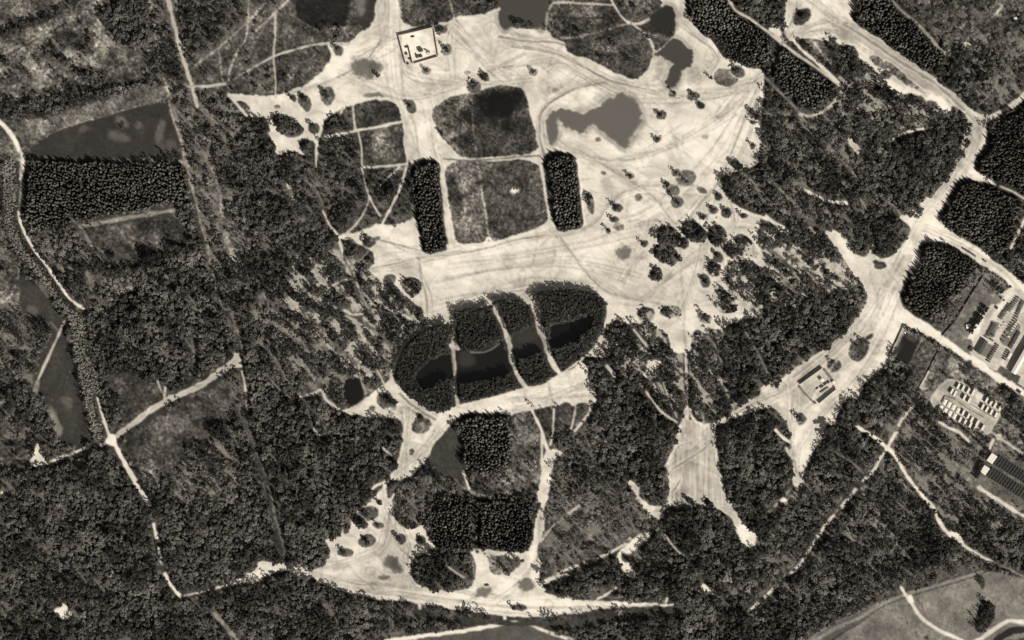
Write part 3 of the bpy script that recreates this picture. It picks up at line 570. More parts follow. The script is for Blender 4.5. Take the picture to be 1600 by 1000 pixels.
for st_z, gp_z, p_ in ((1.0, 180, '450,410 520,385 590,425 620,430 655,470 662,500 640,530 612,585 560,600 500,560 440,500'), (.8, 135, '380,490 450,480 520,560 560,600 540,640 470,590 400,540'), (.9, 195, '1100,440 1130,400 1190,350 1240,365 1345,430 1330,450 1200,480 1150,500 1100,520'),
                        (.75, 172, '1000,500 1050,480 1110,500 1130,520 1145,600 1110,650 1060,650 1010,600 940,560 950,505'), (.9, 160, '1235,60 1330,90 1500,172 1512,195 1400,200 1330,180 1300,165 1320,120'), (.95, 128, '1340,640 1460,640 1690,720 1690,830 1480,830 1400,720'),
                        (.85, 135, '1290,780 1350,760 1430,850 1340,900 1270,870'), (.9, 125, '290,130 345,140 400,190 380,400 350,430 310,330'), (.75, 100, '500,240 640,250 640,345 510,370 470,300'), (.7, 128, '1130,190 1190,180 1330,180 1345,260 1300,360 1190,330 1130,300'),
                        (.85, 118, '840,770 985,755 1010,800 930,880 842,910'), (.85, 122, '60,370 150,390 180,420 140,480 80,420'), (.8, 120, '-60,500 20,500 65,600 60,690 -60,690'), (.8, 125, '1470,60 1690,30 1690,130 1540,172 1500,130'), (.8, 130, '270,740 330,692 366,655 380,790 280,800'), (.6, 120, '610,758 670,742 735,752 745,775 680,780 668,812 640,822 612,778'), (.6, 115, '940,760 1040,790 1040,900 980,900'), (.6, 112, '1180,830 1300,700 1340,900 1250,960 1100,960'), (.6, 100, '385,650 470,640 450,860 420,800'), (.55, 105, '-60,760 100,760 240,960 140,1060 -60,1060'), (.6, 105, '290,930 480,930 700,960 600,1060 290,1060'), (.6, 108, '140,500 260,560 250,470 350,430 360,560 200,570')):
    p_ = chaikin(P(p_)); sl_ = box_of([q[0] for q in p_], [q[1] for q in p_], 30)
    m_ = inside(xx[sl_] + WX[sl_] * 16, yy[sl_] + WY[sl_] * 16, p_) & (dens[sl_] > .3) & (kind[sl_] > 0) & (cls[sl_] == 0)
    stre[sl_][m_] = st_z; gapt[sl_][m_] = gp_z
# base, camp and reservoir ground
A('1540,420 1560,440 1580,452 1562,480 1540,500 1515,540 1500,552 1474,528 1492,506 1520,455', 1, g=122, d=.0, sc=.1, c=0, ra=.2, st=0)
A('1547,420 1582,445 1566,462 1548,462 1540,446', 2, **{**HEATH, 'g': 92, 'd': .3, 'sc': 1})
A('1566,458 1582,446 1604,458 1690,500 1690,660 1604,608 1560,582 1505,547 1512,525 1535,500 1545,478', 1, g=180, d=0, sc=0, c=1, ra=.12, st=0)
A('1552,462 1568,462 1572,470 1556,478 1547,474', 1, g=128); Ln('1584,448 1570,470 1556,492 1540,528', 8, 214, c=2, curve=False); Ln('1538,488 1528,510 1516,530', 9, 228, c=2)
Ln('1590,518 1575,548 1562,575', 5, 205, c=2); E(1511, 540, 11, 11, g=110, ra=.1, c=0); A('1540,534 1558,543 1546,560 1526,552', 0, smooth=False, g=120); A('1563,571 1595,588 1590,600 1557,581', 0, smooth=False, g=84, c=0, ra=.15, sc=.2)
A('1548,500 1562,505 1552,528 1540,524', 0, smooth=False, g=112); A('1565,520 1585,500 1598,510 1580,545 1560,535', 1, g=128)
Ln('1414,489 1440,505 1475,530 1500,550 1530,568 1560,590 1600,615 1690,668', 9, 240, c=2)
A('1412,510 1440,526 1468,545 1466,556 1445,598 1428,580 1420,572 1392,560', .8, **{**HEATH, 'g': 88, 'd': .04, 'sc': 1, 'st': 0})
A('1414,518 1441,536 1420,570 1396,558', .8, smooth=False, g=37, d=0, sc=0, c=5, ra=.05); soft(1420, 526, 12, 6, 30, 75); soft(1405, 545, 3, 10, 25, 72, .5)
Ln('1412,510 1390,560', 3, 165, c=None, curve=False, keep=True)
A('1436,604 1450,580 1474,548 1500,560 1560,595 1590,622 1580,640 1540,618 1482,588 1455,622 1440,622', 1.5, **{**HEATH, 'g': 112, 'd': .06, 'sc': .5, 'st': 0})
A('1555,600 1574,602 1588,618 1586,632 1570,628 1558,615', 2, g=60, d=1, k=1, ti=.1, st=0); E(1512, 574, 6, 12, 25, g=70, d=.9, ti=.15); E(1478, 590, 9, 5, 30, g=70, d=.6, ti=.15); E(1525, 609, 18, 6, 25, g=80, d=.5, ti=.2)
A('1462,610 1480,590 1494,593 1525,608 1530,612 1560,632 1566,640 1560,656 1545,682 1528,676 1490,655 1464,640 1452,632 1455,620', .8, g=172, d=0, sc=0, c=1, ra=.14, st=0); soft(1532, 622, 9, 10, 0, 228); soft(1468, 618, 14, 8, -40, 205); Ln('1482,611 1500,622 1530,640 1556,655', 3, 205, c=2)
A('1560,650 1604,676 1604,705 1575,690 1562,682 1548,690', 1, **{**HEATH, 'g': 112, 'd': .06}); E(1584, 688, 5, 6, g=70, d=.8, ti=.2); A('1556,690 1572,698 1566,706 1550,702', 0, smooth=False, g=128, d=0)
A('1545,702 1575,712 1690,770 1690,850 1604,800 1560,772 1524,760 1528,740', 1, g=98, d=0, sc=.2, c=0, ra=.25, st=0)
Ln('1543,420 1516,462 1491,503 1472,524', 4, 110, c=None, clear=1, curve=False); Ln('1438,604 1446,590 1450,582', 5, 195, c=3); Ln('1470,556 1452,588 1436,620', 5, 130, c=3)

Ln('866,61 900,58 935,50 957,44 970,40 988,36', 3, 150); Ln('950,-10 962,12 975,30 986,36 1000,37 1014,30', 3.6, 190); Ln('858,14 868,4 900,5 944,7 958,8', 3, 165); Ln('986,36 1000,46 1014,60 1021,74', 3, 170); Ln('855,20 854,45 862,60', 3, 165); Ln('872,60 890,66 925,64 955,52', 2, 50, keep=True, c=None); Ln('704,34 740,26 766,22 780,14', 3.5, 215); Ln('700,-10 705,10 710,28', 2.4, 150)
# ---- roads and paths -------------------------------------------------------------------
B = 3
Ln('-90,130 -40,165 0,192 14,206 22,218 30,234 36,252 32,280', 6, 236, c=2); Ln('29,330 32,346 44,374 60,398 78,422 96,448 112,470 131,482', 4.4, 222, c=2, clear=.8); Ln('31,236 33,280 29,330', 2.5, 150)
Ln('152,622 160,650 170,680', 4, 205); Ln('175,687 190,715 205,742 220,768 233,788', 6.5, 232, c=2); Ln('238,812 246,842 250,868 256,892 266,912 282,932', 4, 205, patchy=.3); Ln('282,932 310,926 345,918', 4, 170, patchy=.5)
Ln('258,898 268,915 282,931', 6, 226, c=2); Ln('240,820 247,845', 5, 220)
Ln('176,688 195,672 215,657 245,635 270,622 300,608 320,598 345,580 365,565', 9, 172, c=2); Ln('258,605 256,632', 4, 165); Ln('246,595 256,620', 3, 160); Ln('300,530 303,560 302,600', 6, 110, patchy=.3); Ln('290,530 300,545', 3, 130)
Ln('172,690 150,697 130,702 108,710 88,718 75,724', 4.5, 212, patchy=.25); E(175, 687, 8, 9, **{**SAND, 'g': 240, 'c': 2}); Ln('101,502 92,522 80,548 58,597', 3.6, 172); Ln('79,503 90,516', 2.4, 120); Ln('58,597 56,610', 8, 130)
Ln('32,408 27,436 16,462 0,474 -40,480', 3, 140); Ln('-20,715 0,716 38,716', 1.8, 120); Ln('-20,630 0,630 12,622', 3, 150)
Ln('233,0 241,40 245,70 252,100 258,128 270,160 282,205 290,250 300,290 310,330', 3.5, 125); Ln('258,-40 264,5 274,45 284,85 292,110 300,135 306,158 308,168', 6, 160, c=2); Ln('294,135 330,134 356,130', 4.5, 152); Ln('262,150 272,190 284,225 288,255', 3, 150)
Ln('290,255 302,300 310,330 316,360 325,385 330,410 338,450 348,480 357,484', 3, 138, patchy=.2); Ln('330,255 340,290 345,305 365,310', 5, 130, patchy=.2); Ln('345,305 350,360 362,395', 7, 135, patchy=.2); A('358,385 375,392 378,412 366,408 358,402', 1, g=152, d=0)
A('275,250 300,250 296,265 284,258', 1, g=140, d=0); Ln('125,354 160,348 200,340 270,329', 6.5, 150, c=3, curve=False); Ln('188,456 206,450', 7, 150); Ln('128,356 146,388', 4, 122, patchy=.4); Ln('110,340 120,350', 3, 110, patchy=.4)
Ln('395,-40 389,0 387,30 384,60 370,82 360,108 356,132 357,150', 3.6, 138); Ln('470,-20 450,0 430,20 400,48', 3, 145); Ln('400,22 370,50 345,72 318,92 300,106', 3.6, 135); Ln('342,80 345,105 348,128', 3, 128); Ln('420,-20 412,4 400,20', 3, 140)
Ln('430,20 430,50 428,88 430,120 431,152', 3, 155); Ln('398,104 414,96 428,88 455,79 490,70 520,68 545,68', 3.4, 162); Ln('365,125 385,112 400,104', 2.6, 130); Ln('358,148 372,165 385,180', 5, 190); Ln('514,72 522,86', 3, 228); Ln('455,23 475,35 500,52', 2, 100, power=.7)
Ln('551,165 555,205', 3, 160); Ln('509,214 560,204 600,196 632,189', 4, 195); Ln('512,213 524,211', 3.5, 225); Ln('494,210 494,262', 3, 205); Ln('531,180 536,168', 3, 160)
Ln('560,205 565,232 566,262 571,288 577,308', 3, 160); Ln('577,308 570,330 555,352 540,366', 3, 175); Ln('577,308 584,322 594,336', 3.5, 185); Ln('566,262 600,260 636,256', 3.5, 195); Ln('623,262 608,276 593,290', 2.6, 180); Ln('636,258 630,280 620,306 606,334 594,356', 4, 205); Ln('635,230 637,262', 3, 215)
Ln('505,330 515,352 527,366 532,380 535,394', 3.6, 185); Ln('449,292 460,312', 4, 130); A('445,285 458,290 455,297 447,295', 1, g=170, d=0); Ln('495,300 505,318', 2, 130); Ln('575,392 560,412', 2.6, 150); Ln('583,390 592,420 598,452', 4.5, 205); Ln('540,404 552,424 560,450', 4, 155, patchy=.2); Ln('542,437 526,443 508,452', 3.2, 190)
Ln('562,455 575,480 577,482', 3.6, 150); Ln('621,443 632,458 650,474 662,478', 5, 205); Ln('538,485 552,492 568,490', 4, 175); Ln('600,480 625,490 645,500', 4, 165); Ln('360,490 372,520 378,545', 3, 130)
# diagonal lanes of the thin wood south-west of the clearing
for s in ('395,480 420,500 450,525 480,545', '420,470 440,492 470,515 500,540 520,550', '400,540 430,560 455,605 470,622', '420,590 440,612 465,628', '505,520 530,545 550,562 562,575', '440,480 480,500 510,515', '540,590 545,600 580,610', '500,600 515,630 530,640', '470,560 490,590 500,605', '560,500 590,520 612,545 620,560', '600,520 615,545', '480,630 500,655 512,675'):
    Ln(s, 4, 132, patchy=.75, clear=.6)
Ln('560,570 566,600 571,615', 3, 165); Ln('470,620 490,615 502,610 510,625 530,638', 4, 175); Ln('588,575 600,600', 3, 165)
E(530, 610, 7, 8, g=75, c=0); A('536,598 545,590 560,588 567,606 568,622 560,632 545,634 537,620', 1.4, g=26, d=0, sc=0, c=4, ra=.05)
Ln('709,506 708,528 708,545 710,575 711,605 716,635', 5, 165, clear=3.5); Ln('704,540 716,545', 5, 190); Ln('776,487 786,508 796,540 800,562 812,592 822,606', 7.5, 190, clear=3.5); Ln('834,476 840,500 848,525 857,548 862,565 870,578', 8.5, 198, c=2, clear=3.5); Ln('866,570 876,585', 6, 230)
Ln('950,478 947,500 942,520 930,542 908,562 875,585 848,602 820,607 780,618 745,627 715,634', 3, 205, c=2); Ln('735,550 755,550 770,544 784,533', 2, 140)
Ln('746,250 752,290 758,330 763,372', 3, 150); Ln('735,147 738,180 741,215 745,248', 2.6, 100); Ln('690,240 693,300 699,350 705,390', 6.5, 205, c=2); Ln('842,245 850,290 858,340', 4, 195, c=2); Ln('756,383 764,372 770,382', 4, 225); Ln('700,384 720,388 760,386 800,376 840,362 860,350', 7, 226, c=2); Ln('692,248 740,251 800,246 842,243', 2.6, 115)
Ln('904,250 908,300 914,350 920,358', 3.4, 236)
Ln('624,0 626,60 628,110 630,160 634,220', 4.5, 175, keep=True, c=None, power=.7); Ln('616,0 615,60 620,130', 2, 185, keep=True, c=None, power=.6); Ln('608,0 604,40 590,60', 3, 190, keep=True, c=None, power=.5)
# paths in the south
Ln('830,640 838,655 846,672 850,688 856,702 860,715', 4.5, 205); Ln('866,640 864,670 860,695', 3, 190); Ln('900,632 896,655 892,672', 2.6, 180); Ln('924,630 920,645 908,662 898,674', 3.4, 190); Ln('846,672 847,700 847,735 846,750', 3, 190)
A('848,716 856,700 862,706 880,706 876,712 866,716 862,742 850,748 846,740', 1, **{**SAND, 'g': 205}); Ln('724,738 729,752 734,765 745,774', 3.6, 215); A('732,762 748,770 770,776 736,776', 1, g=140, d=0); Ln('740,784 740,858', 2.6, 88, clear=1.4)
Ln('845,846 858,830 876,812 892,800 905,790', 3.6, 175, patchy=.2); Ln('842,862 850,850', 2, 110); Ln('846,910 868,899 900,884 930,873 960,860 978,848 990,836', 4.2, 205, patchy=.15); Ln('847,912 868,902 886,898', 5, 225); Ln('934,936 948,928 963,918', 3, 225); Ln('1038,944 1042,936 1044,932', 3, 230)
Ln('1037,830 1046,846 1060,862 1068,868', 2.6, 205, patchy=.2); Ln('1075,870 1085,885 1100,912', 1.6, 80); Ln('1128,935 1150,960', 2, 110)
Ln('1068,500 1070,530 1072,560 1073,600 1074,655', 4.2, 180); Ln('1062,380 1064,420 1067,460 1070,500', 4, 168, keep=True, c=None, power=.7); Ln('1072,640 1068,665', 8, 195); Ln('1078,640 1086,658 1110,664 1145,650 1180,632 1205,618', 4, 205, c=2)
Ln('1010,612 1020,626 1036,645 1058,660', 3.4, 190); Ln('1037,598 1046,625 1058,652', 2.6, 175); Ln('990,515 1002,530 1014,545', 4.5, 175); Ln('949,572 960,587', 5, 205); Ln('1022,600 1024,612', 3, 165); Ln('1166,520 1180,545 1198,580 1200,590', 2.4, 130); Ln('1100,520 1120,545 1130,575', 3, 130, patchy=.3); Ln('1132,605 1142,625 1146,642', 4, 150); Ln('1097,645 1100,662', 3, 140)
Ln('1040,728 1052,705 1058,694', 3, 210); Ln('1213,62 1196,112', 3, 60, clear=2); Ln('1212,672 1225,685 1236,692', 4.5, 225); Ln('1228,700 1236,715', 4, 170); A('1186,608 1198,598 1208,606 1196,616', 1, **{**SAND, 'g': 220})
Ln('1246,293 1262,300 1278,308 1298,315 1324,317', 4.5, 222); Ln('1150,324 1175,335 1198,342 1214,350 1230,359', 5, 226); Ln('1196,336 1216,352', 3, 200); Ln('1330,262 1338,280', 5, 150, patchy=.3); Ln('1345,312 1354,325', 3, 140, patchy=.3); Ln('1384,316 1398,322 1406,335', 3, 140); Ln('1363,368 1364,385 1356,400', 3.4, 190); Ln('1290,360 1270,350 1250,340', 2, 100, patchy=.3)
A('1322,212 1330,215 1342,228 1346,242 1336,240 1326,226', 1.5, g=170, d=0, c=1); Ln('1390,222 1402,212 1418,208', 3.4, 222, patchy=.2); Ln('1418,206 1436,202 1455,199', 3, 222)
for s in ('1215,400 1235,420 1250,440', '1200,388 1225,412 1245,425', '1255,418 1275,440 1286,448', '1230,440 1250,462', '1222,425 1232,455', '1310,250 1322,265', '1200,285 1225,300', '1340,230 1350,245', '1265,355 1280,370'):
    Ln(s, 5, 150, patchy=.7, clear=.6)
Ln('1125,-40 1145,10 1175,32 1205,54 1225,70 1255,92 1290,116 1312,134', 4.5, 168, c=3); Ln('1196,122 1225,150 1252,178', 4, 125); Ln('1250,179 1265,181 1285,175 1302,162 1310,150', 5, 170); Ln('1240,64 1255,80 1290,110 1318,136', 5, 205, c=2)
Ln('1385,-20 1400,8 1425,30 1448,52 1465,72 1480,84', 4.5, 150); A('1474,76 1484,78 1488,84 1480,92 1474,84', 1, g=160, d=0); Ln('1580,-10 1568,8 1545,32 1510,62', 4, 132, patchy=.2); A('1505,65 1514,66 1526,80 1516,78', 1, g=205, d=0, c=1); Ln('1590,28 1570,45', 2, 80); Ln('1524,133 1540,148 1550,155', 2.4, 140, patchy=.3)
Ln('1562,291 1580,298 1600,310 1640,330', 3.4, 165, patchy=.3); Ln('1610,330 1600,346 1590,366 1580,388', 4.5, 200)
Ln('1340,667 1358,678 1375,690 1386,700', 5, 236); Ln('1386,698 1398,712 1412,735 1420,748 1436,768 1456,790 1462,802 1472,822 1488,838', 5.5, 232); A('1478,832 1490,828 1502,836 1508,850 1496,846 1484,840', 1, **{**SAND, 'g': 236}); Ln('1498,842 1510,856 1530,868 1550,878', 5, 205); Ln('1550,878 1575,888 1604,902 1690,930', 3.4, 132)
Ln('1428,632 1408,658 1400,676 1376,716 1362,738 1344,756 1328,776 1310,798 1292,818 1270,850 1248,884 1225,905 1200,928 1170,955', 5.2, 208, patchy=.32, clear=2); Ln('1468,660 1485,670 1500,676 1514,690', 4, 215); Ln('1410,750 1420,770', 2.6, 130, patchy=.3)
Ln('1236,760 1222,780 1200,800', 5, 150, patchy=.5); A('1218,780 1228,776 1232,782 1222,788', 1, g=215, d=0)
Ln('1300,705 1330,722 1350,740', 2.6, 120, patchy=.4); Ln('1530,762 1545,772 1565,784 1590,801 1640,825', 5, 195); Ln('1553,686 1545,704', 3.4, 225); A('1556,678 1564,678 1566,686 1558,688', .5, **{**SAND, 'g': 240}); Ln('1548,674 1560,683 1574,692 1604,712 1690,760', 3.6, 165)
Ln('1225,1040 1260,1010 1300,985 1340,966 1380,944 1415,930 1480,911 1535,893', 5, 140); Ln('1300,1000 1340,975 1375,950 1415,934 1480,914 1536,897', 1.4, 60, c=None, keep=True); Ln('1334,946 1400,928 1480,906 1536,889', 1.3, 55, c=None, keep=True)
Ln('1408,918 1414,928 1424,942 1436,960 1450,974 1470,986 1492,996 1512,1004', 4.4, 215); E(1423, 938, 5, 8, -30, g=236, d=0, c=1); Ln('1414,920 1413,905 1420,892', 3, 110); Ln('1428,932 1440,945 1448,965', 1.4, 95, c=None, keep=True)
Ln('1520,1006 1545,990 1565,976 1580,970 1604,974 1690,990', 6, 205, c=2); A('1548,1000 1570,985 1584,978 1604,980 1604,990 1580,992 1560,1004', 1, g=40, d=0); Ln('1530,1010 1600,1000', 6, 70, c=None, d=0)
A('1440,997 1448,990 1452,1000', 1, g=55, d=1, ti=.2)
# lane south and the field under it
A('600,1010 640,997 700,990 760,980 800,973 830,979 862,991 900,1003 940,1090 560,1090', .8, g=88, d=0, c=6, sc=0, ra=.1); Ln('596,1004 640,996 700,989 760,979 792,973 806,972', 6, 236, c=2); Ln('806,972 830,977 855,987 905,1004', 5, 190, c=2, patchy=.1)
Ln('788,962 790,974', 4, 236, c=2); Ln('614,940 614,985', 2.4, 125, patchy=.2); Ln('655,938 656,950', 4, 200); Ln('300,935 312,950', 2, 110)
Ln('425,780 430,810 440,840 444,870', 4, 140, patchy=.3); Ln('380,650 395,690 410,730 425,780 434,820 446,870', 3.4, 112, patchy=.15, clear=3); Ln('650,956 740,969 860,975 960,962 1065,951', 7, 60, c=None, clear=2); Ln('1440,531 1420,573 1394,561', 2.4, 140, keep=True, c=None, curve=False); Ln('1414,516 1441,533', 2.2, 130, keep=True, c=None, curve=False); Ln('378,580 382,600 387,640', 3.6, 165); A('366,605 380,600 386,640 372,630', 1, g=80); Ln('598,700 612,712', 2.6, 165); Ln('490,670 500,680 515,675', 4, 165); Ln('606,752 590,757 582,764', 3.4, 215); Ln('612,780 616,772', 3, 215); Ln('600,752 603,790 606,830', 5, 232); Ln('448,750 462,770', 2.5, 100, patchy=.4)
Ln('700,885 714,895 726,903', 1.8, 170); Ln('737,868 742,885 741,905', 2, 60, keep=True, c=None)
E(447, 915, 8, 4, 0, g=24, c=4, d=0)
# ---- wheel tracks over the sand ---------------------------------------------------------
sand_mask = (tone > 165)
TR = [('690,40 720,70 760,100 800,108', 2, 160), ('700,25 712,34 706,60 712,120', 3, 175), ('712,30 730,52 770,95 800,125', 1.6, 150), ('800,72 860,82 900,100 950,125 985,135 1040,145 1100,140 1150,137 1178,122 1192,112', 4.5, 150), ('852,250 842,205 848,172 868,155 905,136 950,128', 3.4, 150),
      ('780,58 830,64 866,66 880,70', 4, 155), ('905,235 930,250 960,268 1000,292 1030,318 1052,350 1072,385', 3.2, 165), ('868,358 890,390 915,425 938,448 958,462', 2.6, 165), ('1192,118 1172,160 1155,205 1138,250 1122,285 1095,318 1070,350', 3.6, 165), ('1190,118 1150,150 1120,185', 2, 165), ('1106,318 1106,370 1100,410 1095,440', 2.6, 175),
      ('660,400 700,398 760,388 800,376 860,366 900,362 930,348 950,322 980,298 1020,290 1090,290', 2.6, 155), ('655,392 657,430 665,460 668,500', 3, 170), ('580,420 615,412 660,402 720,392', 2.4, 150), ('585,372 620,382 660,392', 2.2, 150), ('940,358 1000,345 1040,346 1060,350', 2, 170), ('1140,315 1148,345 1142,375 1130,405 1132,430', 2, 175),
      ('1000,470 1040,440 1075,415 1110,400', 2, 165), ('960,460 1000,470 1060,480', 3.4, 165), ('1140,362 1185,363', 3, 175), ('970,440 990,410 1008,395', 1.6, 178), ('635,100 650,112 700,122 780,128 830,122', 2, 165), ('620,60 600,66 560,90', 2, 180), ('640,45 700,38', 4, 160), ('990,20 985,50 1005,60', 1.5, 120),
      ('627,640 632,680 634,720 632,745', 3, 165), ('560,648 600,640 632,636', 3, 175), ('625,615 640,630 665,648 680,655', 4, 150), ('500,905 560,912 640,918 700,925', 3, 165), ('520,885 570,870 600,850 608,800', 5, 180), ('616,800 622,850 640,870', 3, 180), ('640,850 638,890 648,915', 3, 172),
      ('690,670 670,700 650,735', 3, 190), ('1240,600 1235,680 1246,740', 2.6, 165), ('1225,615 1190,625 1150,645', 3, 165), ('1310,560 1280,600 1250,640', 2.6, 178), ('1350,470 1335,500 1300,540 1240,590', 2.6, 165), ('1420,400 1395,440 1370,480 1345,520', 6, 185), ('1390,440 1380,470 1360,510', 2.6, 170), ('1500,240 1485,275 1460,310', 4, 185), ('1530,200 1528,225 1512,250', 3, 170),
      ('1262,0 1300,30 1340,50 1400,92 1460,130 1510,175 1530,195', 4, 160), ('1220,70 1260,45 1300,35 1325,36', 3, 155), ('1222,65 1235,40 1245,0', 3, 165), ('1300,36 1330,55 1370,80', 3, 175), ('800,480 830,460', 3, 190), ('660,500 700,490 760,470 830,450 900,455', 1.6, 188),
      ('850,575 860,610 862,640', 2.4, 175), ('800,622 860,622 935,616', 1.6, 165), ('1060,700 1090,690 1120,700', 2, 160), ('1045,735 1080,715 1115,690', 2.6, 158), ('1050,770 1085,725 1125,745', 2, 165), ('850,110 870,100 900,108', 1.4, 170), ('760,105 800,100 860,90', 1.6, 175)]
for s, w, g_ in TR:
    Ln(s, w, g_ - 16, keep=True, c=None, power=.85)
ys_, xs_ = np.nonzero(sand_mask[::4, ::4])
t0_ = tone.copy()
for i in range(260):
    j = RNG.integers(len(ys_)); x = xs_[j] * 4 - MG; y = ys_[j] * 4 - MG
    a = RNG.choice([-0.25, -0.1, 0.8, 2.2, -0.9]) + RNG.normal(0, .5); bend = RNG.normal(0, .02); L_ = RNG.integers(3, 11)
    pts = [(float(x), float(y))]
    for k in range(L_):
        x += 9 * math.cos(a); y += 9 * math.sin(a); a += bend * 9
        pts.append((float(x), float(y)))
    g_ = float(RNG.choice([165, 175, 185, 235])); w_ = float(RNG.uniform(.9, 2.4))
    off = RNG.uniform(2.2, 3)
    Ln(pts, w_, g_, keep=True, c=None, power=RNG.uniform(.2, .5))
    if RNG.random() < .4: Ln([(p[0] + off, p[1] - off * .4) for p in pts], w_ * .8, g_, keep=True, c=None, power=.35)
AXES = [t_[0] for t_ in TR] + ['1262,0 1300,25 1345,52 1400,95 1460,132 1510,175 1528,205 1515,250 1490,285 1455,330 1430,375 1395,440 1365,500 1320,540 1260,590 1200,625 1130,655', '1430,400 1400,470 1370,540 1330,600 1290,640 1250,700 1246,745', '1380,400 1350,450 1330,500 1280,550 1210,600', '1445,355 1500,378 1560,412 1600,450',
        '1225,60 1290,48 1340,60 1400,105 1450,150', '610,0 612,60 618,140 640,200 650,250 652,300', '530,110 600,140 640,150 690,140 740,120 820,80', '450,150 520,130 580,90 605,40 605,0', '670,150 680,230 697,300 706,385', '860,90 960,150 1040,160 1100,150 1180,130', '1180,130 1120,230 1070,290 1010,340 950,355', '1190,125 1180,200 1150,270 1110,340 1090,420 1060,500', '700,410 800,400 900,385 1000,360', '680,440 800,420 900,415 1000,440', '670,480 760,455 840,445 930,448',
        '600,760 606,820 590,860 540,880 480,885', '610,800 635,850 645,900 700,925 800,940', '450,885 560,915 700,935 800,945 940,945 1040,943', '800,640 860,620 920,600', '640,640 630,690 625,740', '700,650 660,700 620,745', '840,800 838,870 800,920 760,945', '850,210 900,240 980,250 1080,210 1160,160', '1080,120 1120,90 1090,50 1060,20', '930,110 1000,140 1060,140']
for s_ in AXES:
    base_ = spline(P(s_), 3)
    for c_ in range(9):
        o0, o1, o2 = RNG.normal(0, 5), RNG.normal(0, 6), RNG.normal(0, 5); q = []
        n_ = len(base_); ph = RNG.uniform(0, 6.28)
        for i_ in range(n_):
            t_ = i_ / max(1, n_ - 1); a_ = base_[max(0, i_ - 1)]; b_ = base_[min(n_ - 1, i_ + 1)]
            dx_, dy_ = b_[0] - a_[0], b_[1] - a_[1]; l_ = math.hypot(dx_, dy_) + 1e-6
            of = o0 * (1 - t_) + o1 * t_ + o2 * math.sin(t_ * 3.1 + ph)
            q.append((base_[i_][0] - dy_ / l_ * of, base_[i_][1] + dx_ / l_ * of))
        Ln(q, float(RNG.uniform(.5, 1.6)), float(RNG.choice([120, 140, 155, 170, 250])), keep=True, c=None, power=float(RNG.uniform(.25, .65)), curve=False)
# turning circles left by vehicles
for (x, y, r) in ((767, 45, 12), (742, 44, 3), (773, 28, 6), (1108, 90, 7), (1105, 92, 5), (578, 892, 7), (583, 890, 4), (828, 749, 11), (858, 945, 7), (645, 708, 6), (1060, 790, 5)):
    Ln([(x + r * math.cos(t * .5), y + r * .9 * math.sin(t * .5)) for t in range(14)], 1.6, 165, keep=True, c=None, power=.6)
# ploughed look of the parade square, grain along the traffic
grain1 = fbm((xx * .98 + yy * .2) / 60, (yy * .98 - xx * .2) / 3.0, 31, 3, .7) - .5
grain2 = fbm((xx * .8 + yy * .6) / 50, (yy * .8 - xx * .6) / 2.6, 33, 3, .7) - .5
grain3 = fbm(xx / 2.4, yy / 60, 37, 3, .7) - .5
gm = grain1 * (BIG > .5) + grain2 * (BIG <= .5)
gm = np.where((xx > 1035) & (xx < 1135) & (yy > 655) & (yy < 790), grain3 * 4.5, gm)
keep_track = sand_mask & ~(t0_ < 0)
tone = np.where(sand_mask, tone, t0_ * (t0_ <= 165) + tone * (t0_ > 165))
is_sand = tone > 150
# ruts and old wheel marks: thin bent lines at many headings
RUT = np.zeros_like(tone)
for i_, (a_, L1, L2) in enumerate(((.1, 90, 11), (.5, 80, 13), (-.35, 95, 12), (1.2, 85, 14), (.9, 70, 10), (-.8, 90, 15), (-1.3, 80, 13))):
    u_ = (xx * math.cos(a_) + yy * math.sin(a_)) / L1; v_ = (-xx * math.sin(a_) + yy * math.cos(a_)) / L2 + (BIG - .5) * 9
    n_ = vnoise(u_, v_, 90 + i_)
    RUT = np.maximum(RUT, sstep(.055, .0, np.abs(n_ - .5)) * sstep(.45, .7, vnoise(xx / 60, yy / 60, 120 + i_)))
# wear between the tone classes
tone = tone + np.where(is_sand, 20 + gm * 32 + (MED - .5) * 62 + (FINE - .5) * 44 + (BIG - .5) * 34 - RUT * (18 + 26 * (FINE - .3)), 0)
soft_s = np.where(is_sand, 0, 1) * (cls != 4) * (cls != 5)
tone = tone * (1 + soft_s * (rough_amp * 4.6 * (FINE - .5) + rough_amp * 2.8 * (MED - .5) + rough_amp * .9 * sstep(.62, .8, FINE) * sstep(.45, .6, MED)))
# lanes between thin woods show pale ground, clumps are closed
wat0 = (cls == 4) | (cls == 5)
wood0 = (kind > 0) & (dens <= 1.05)
CL2 = fbm(xx / 8.5, yy / 8.5, 71, 3); CL2 = (CL2 - CL2.mean()) / CL2.std()
gap = np.where(gapt > 0, sstep(-.05, -0.6, STREAK * .5 + CL2 * .7 + CLUMP * .5 - .22 * (gapt > 165)), sstep(-.75, -1.6, STREAK * .6 + CLUMP * .5 + CL2 * .6))
dens_eff = np.where(wood0, dens * (1 - np.clip(np.where(gapt > 0, stre, .6) * 1.1, 0, 1) * gap), dens)
wood_ = (dens > .2) & (cls == 0)
gt_ = np.where(gapt > 0, gapt * (.8 + .4 * FINE), 105)
tone = np.where(wood_, tone * (1 - gap) + gap * np.maximum(gt_, tone), tone)
tone = np.clip(tone, 14, 252)


def widen(m, n):
    f = m.astype(np.float32)
    for _ in range(n):
        f[1:-1, 1:-1] = np.maximum.reduce([f[1:-1, 1:-1], f[:-2, 1:-1], f[2:, 1:-1], f[1:-1, :-2], f[1:-1, 2:]])
    return f > .5


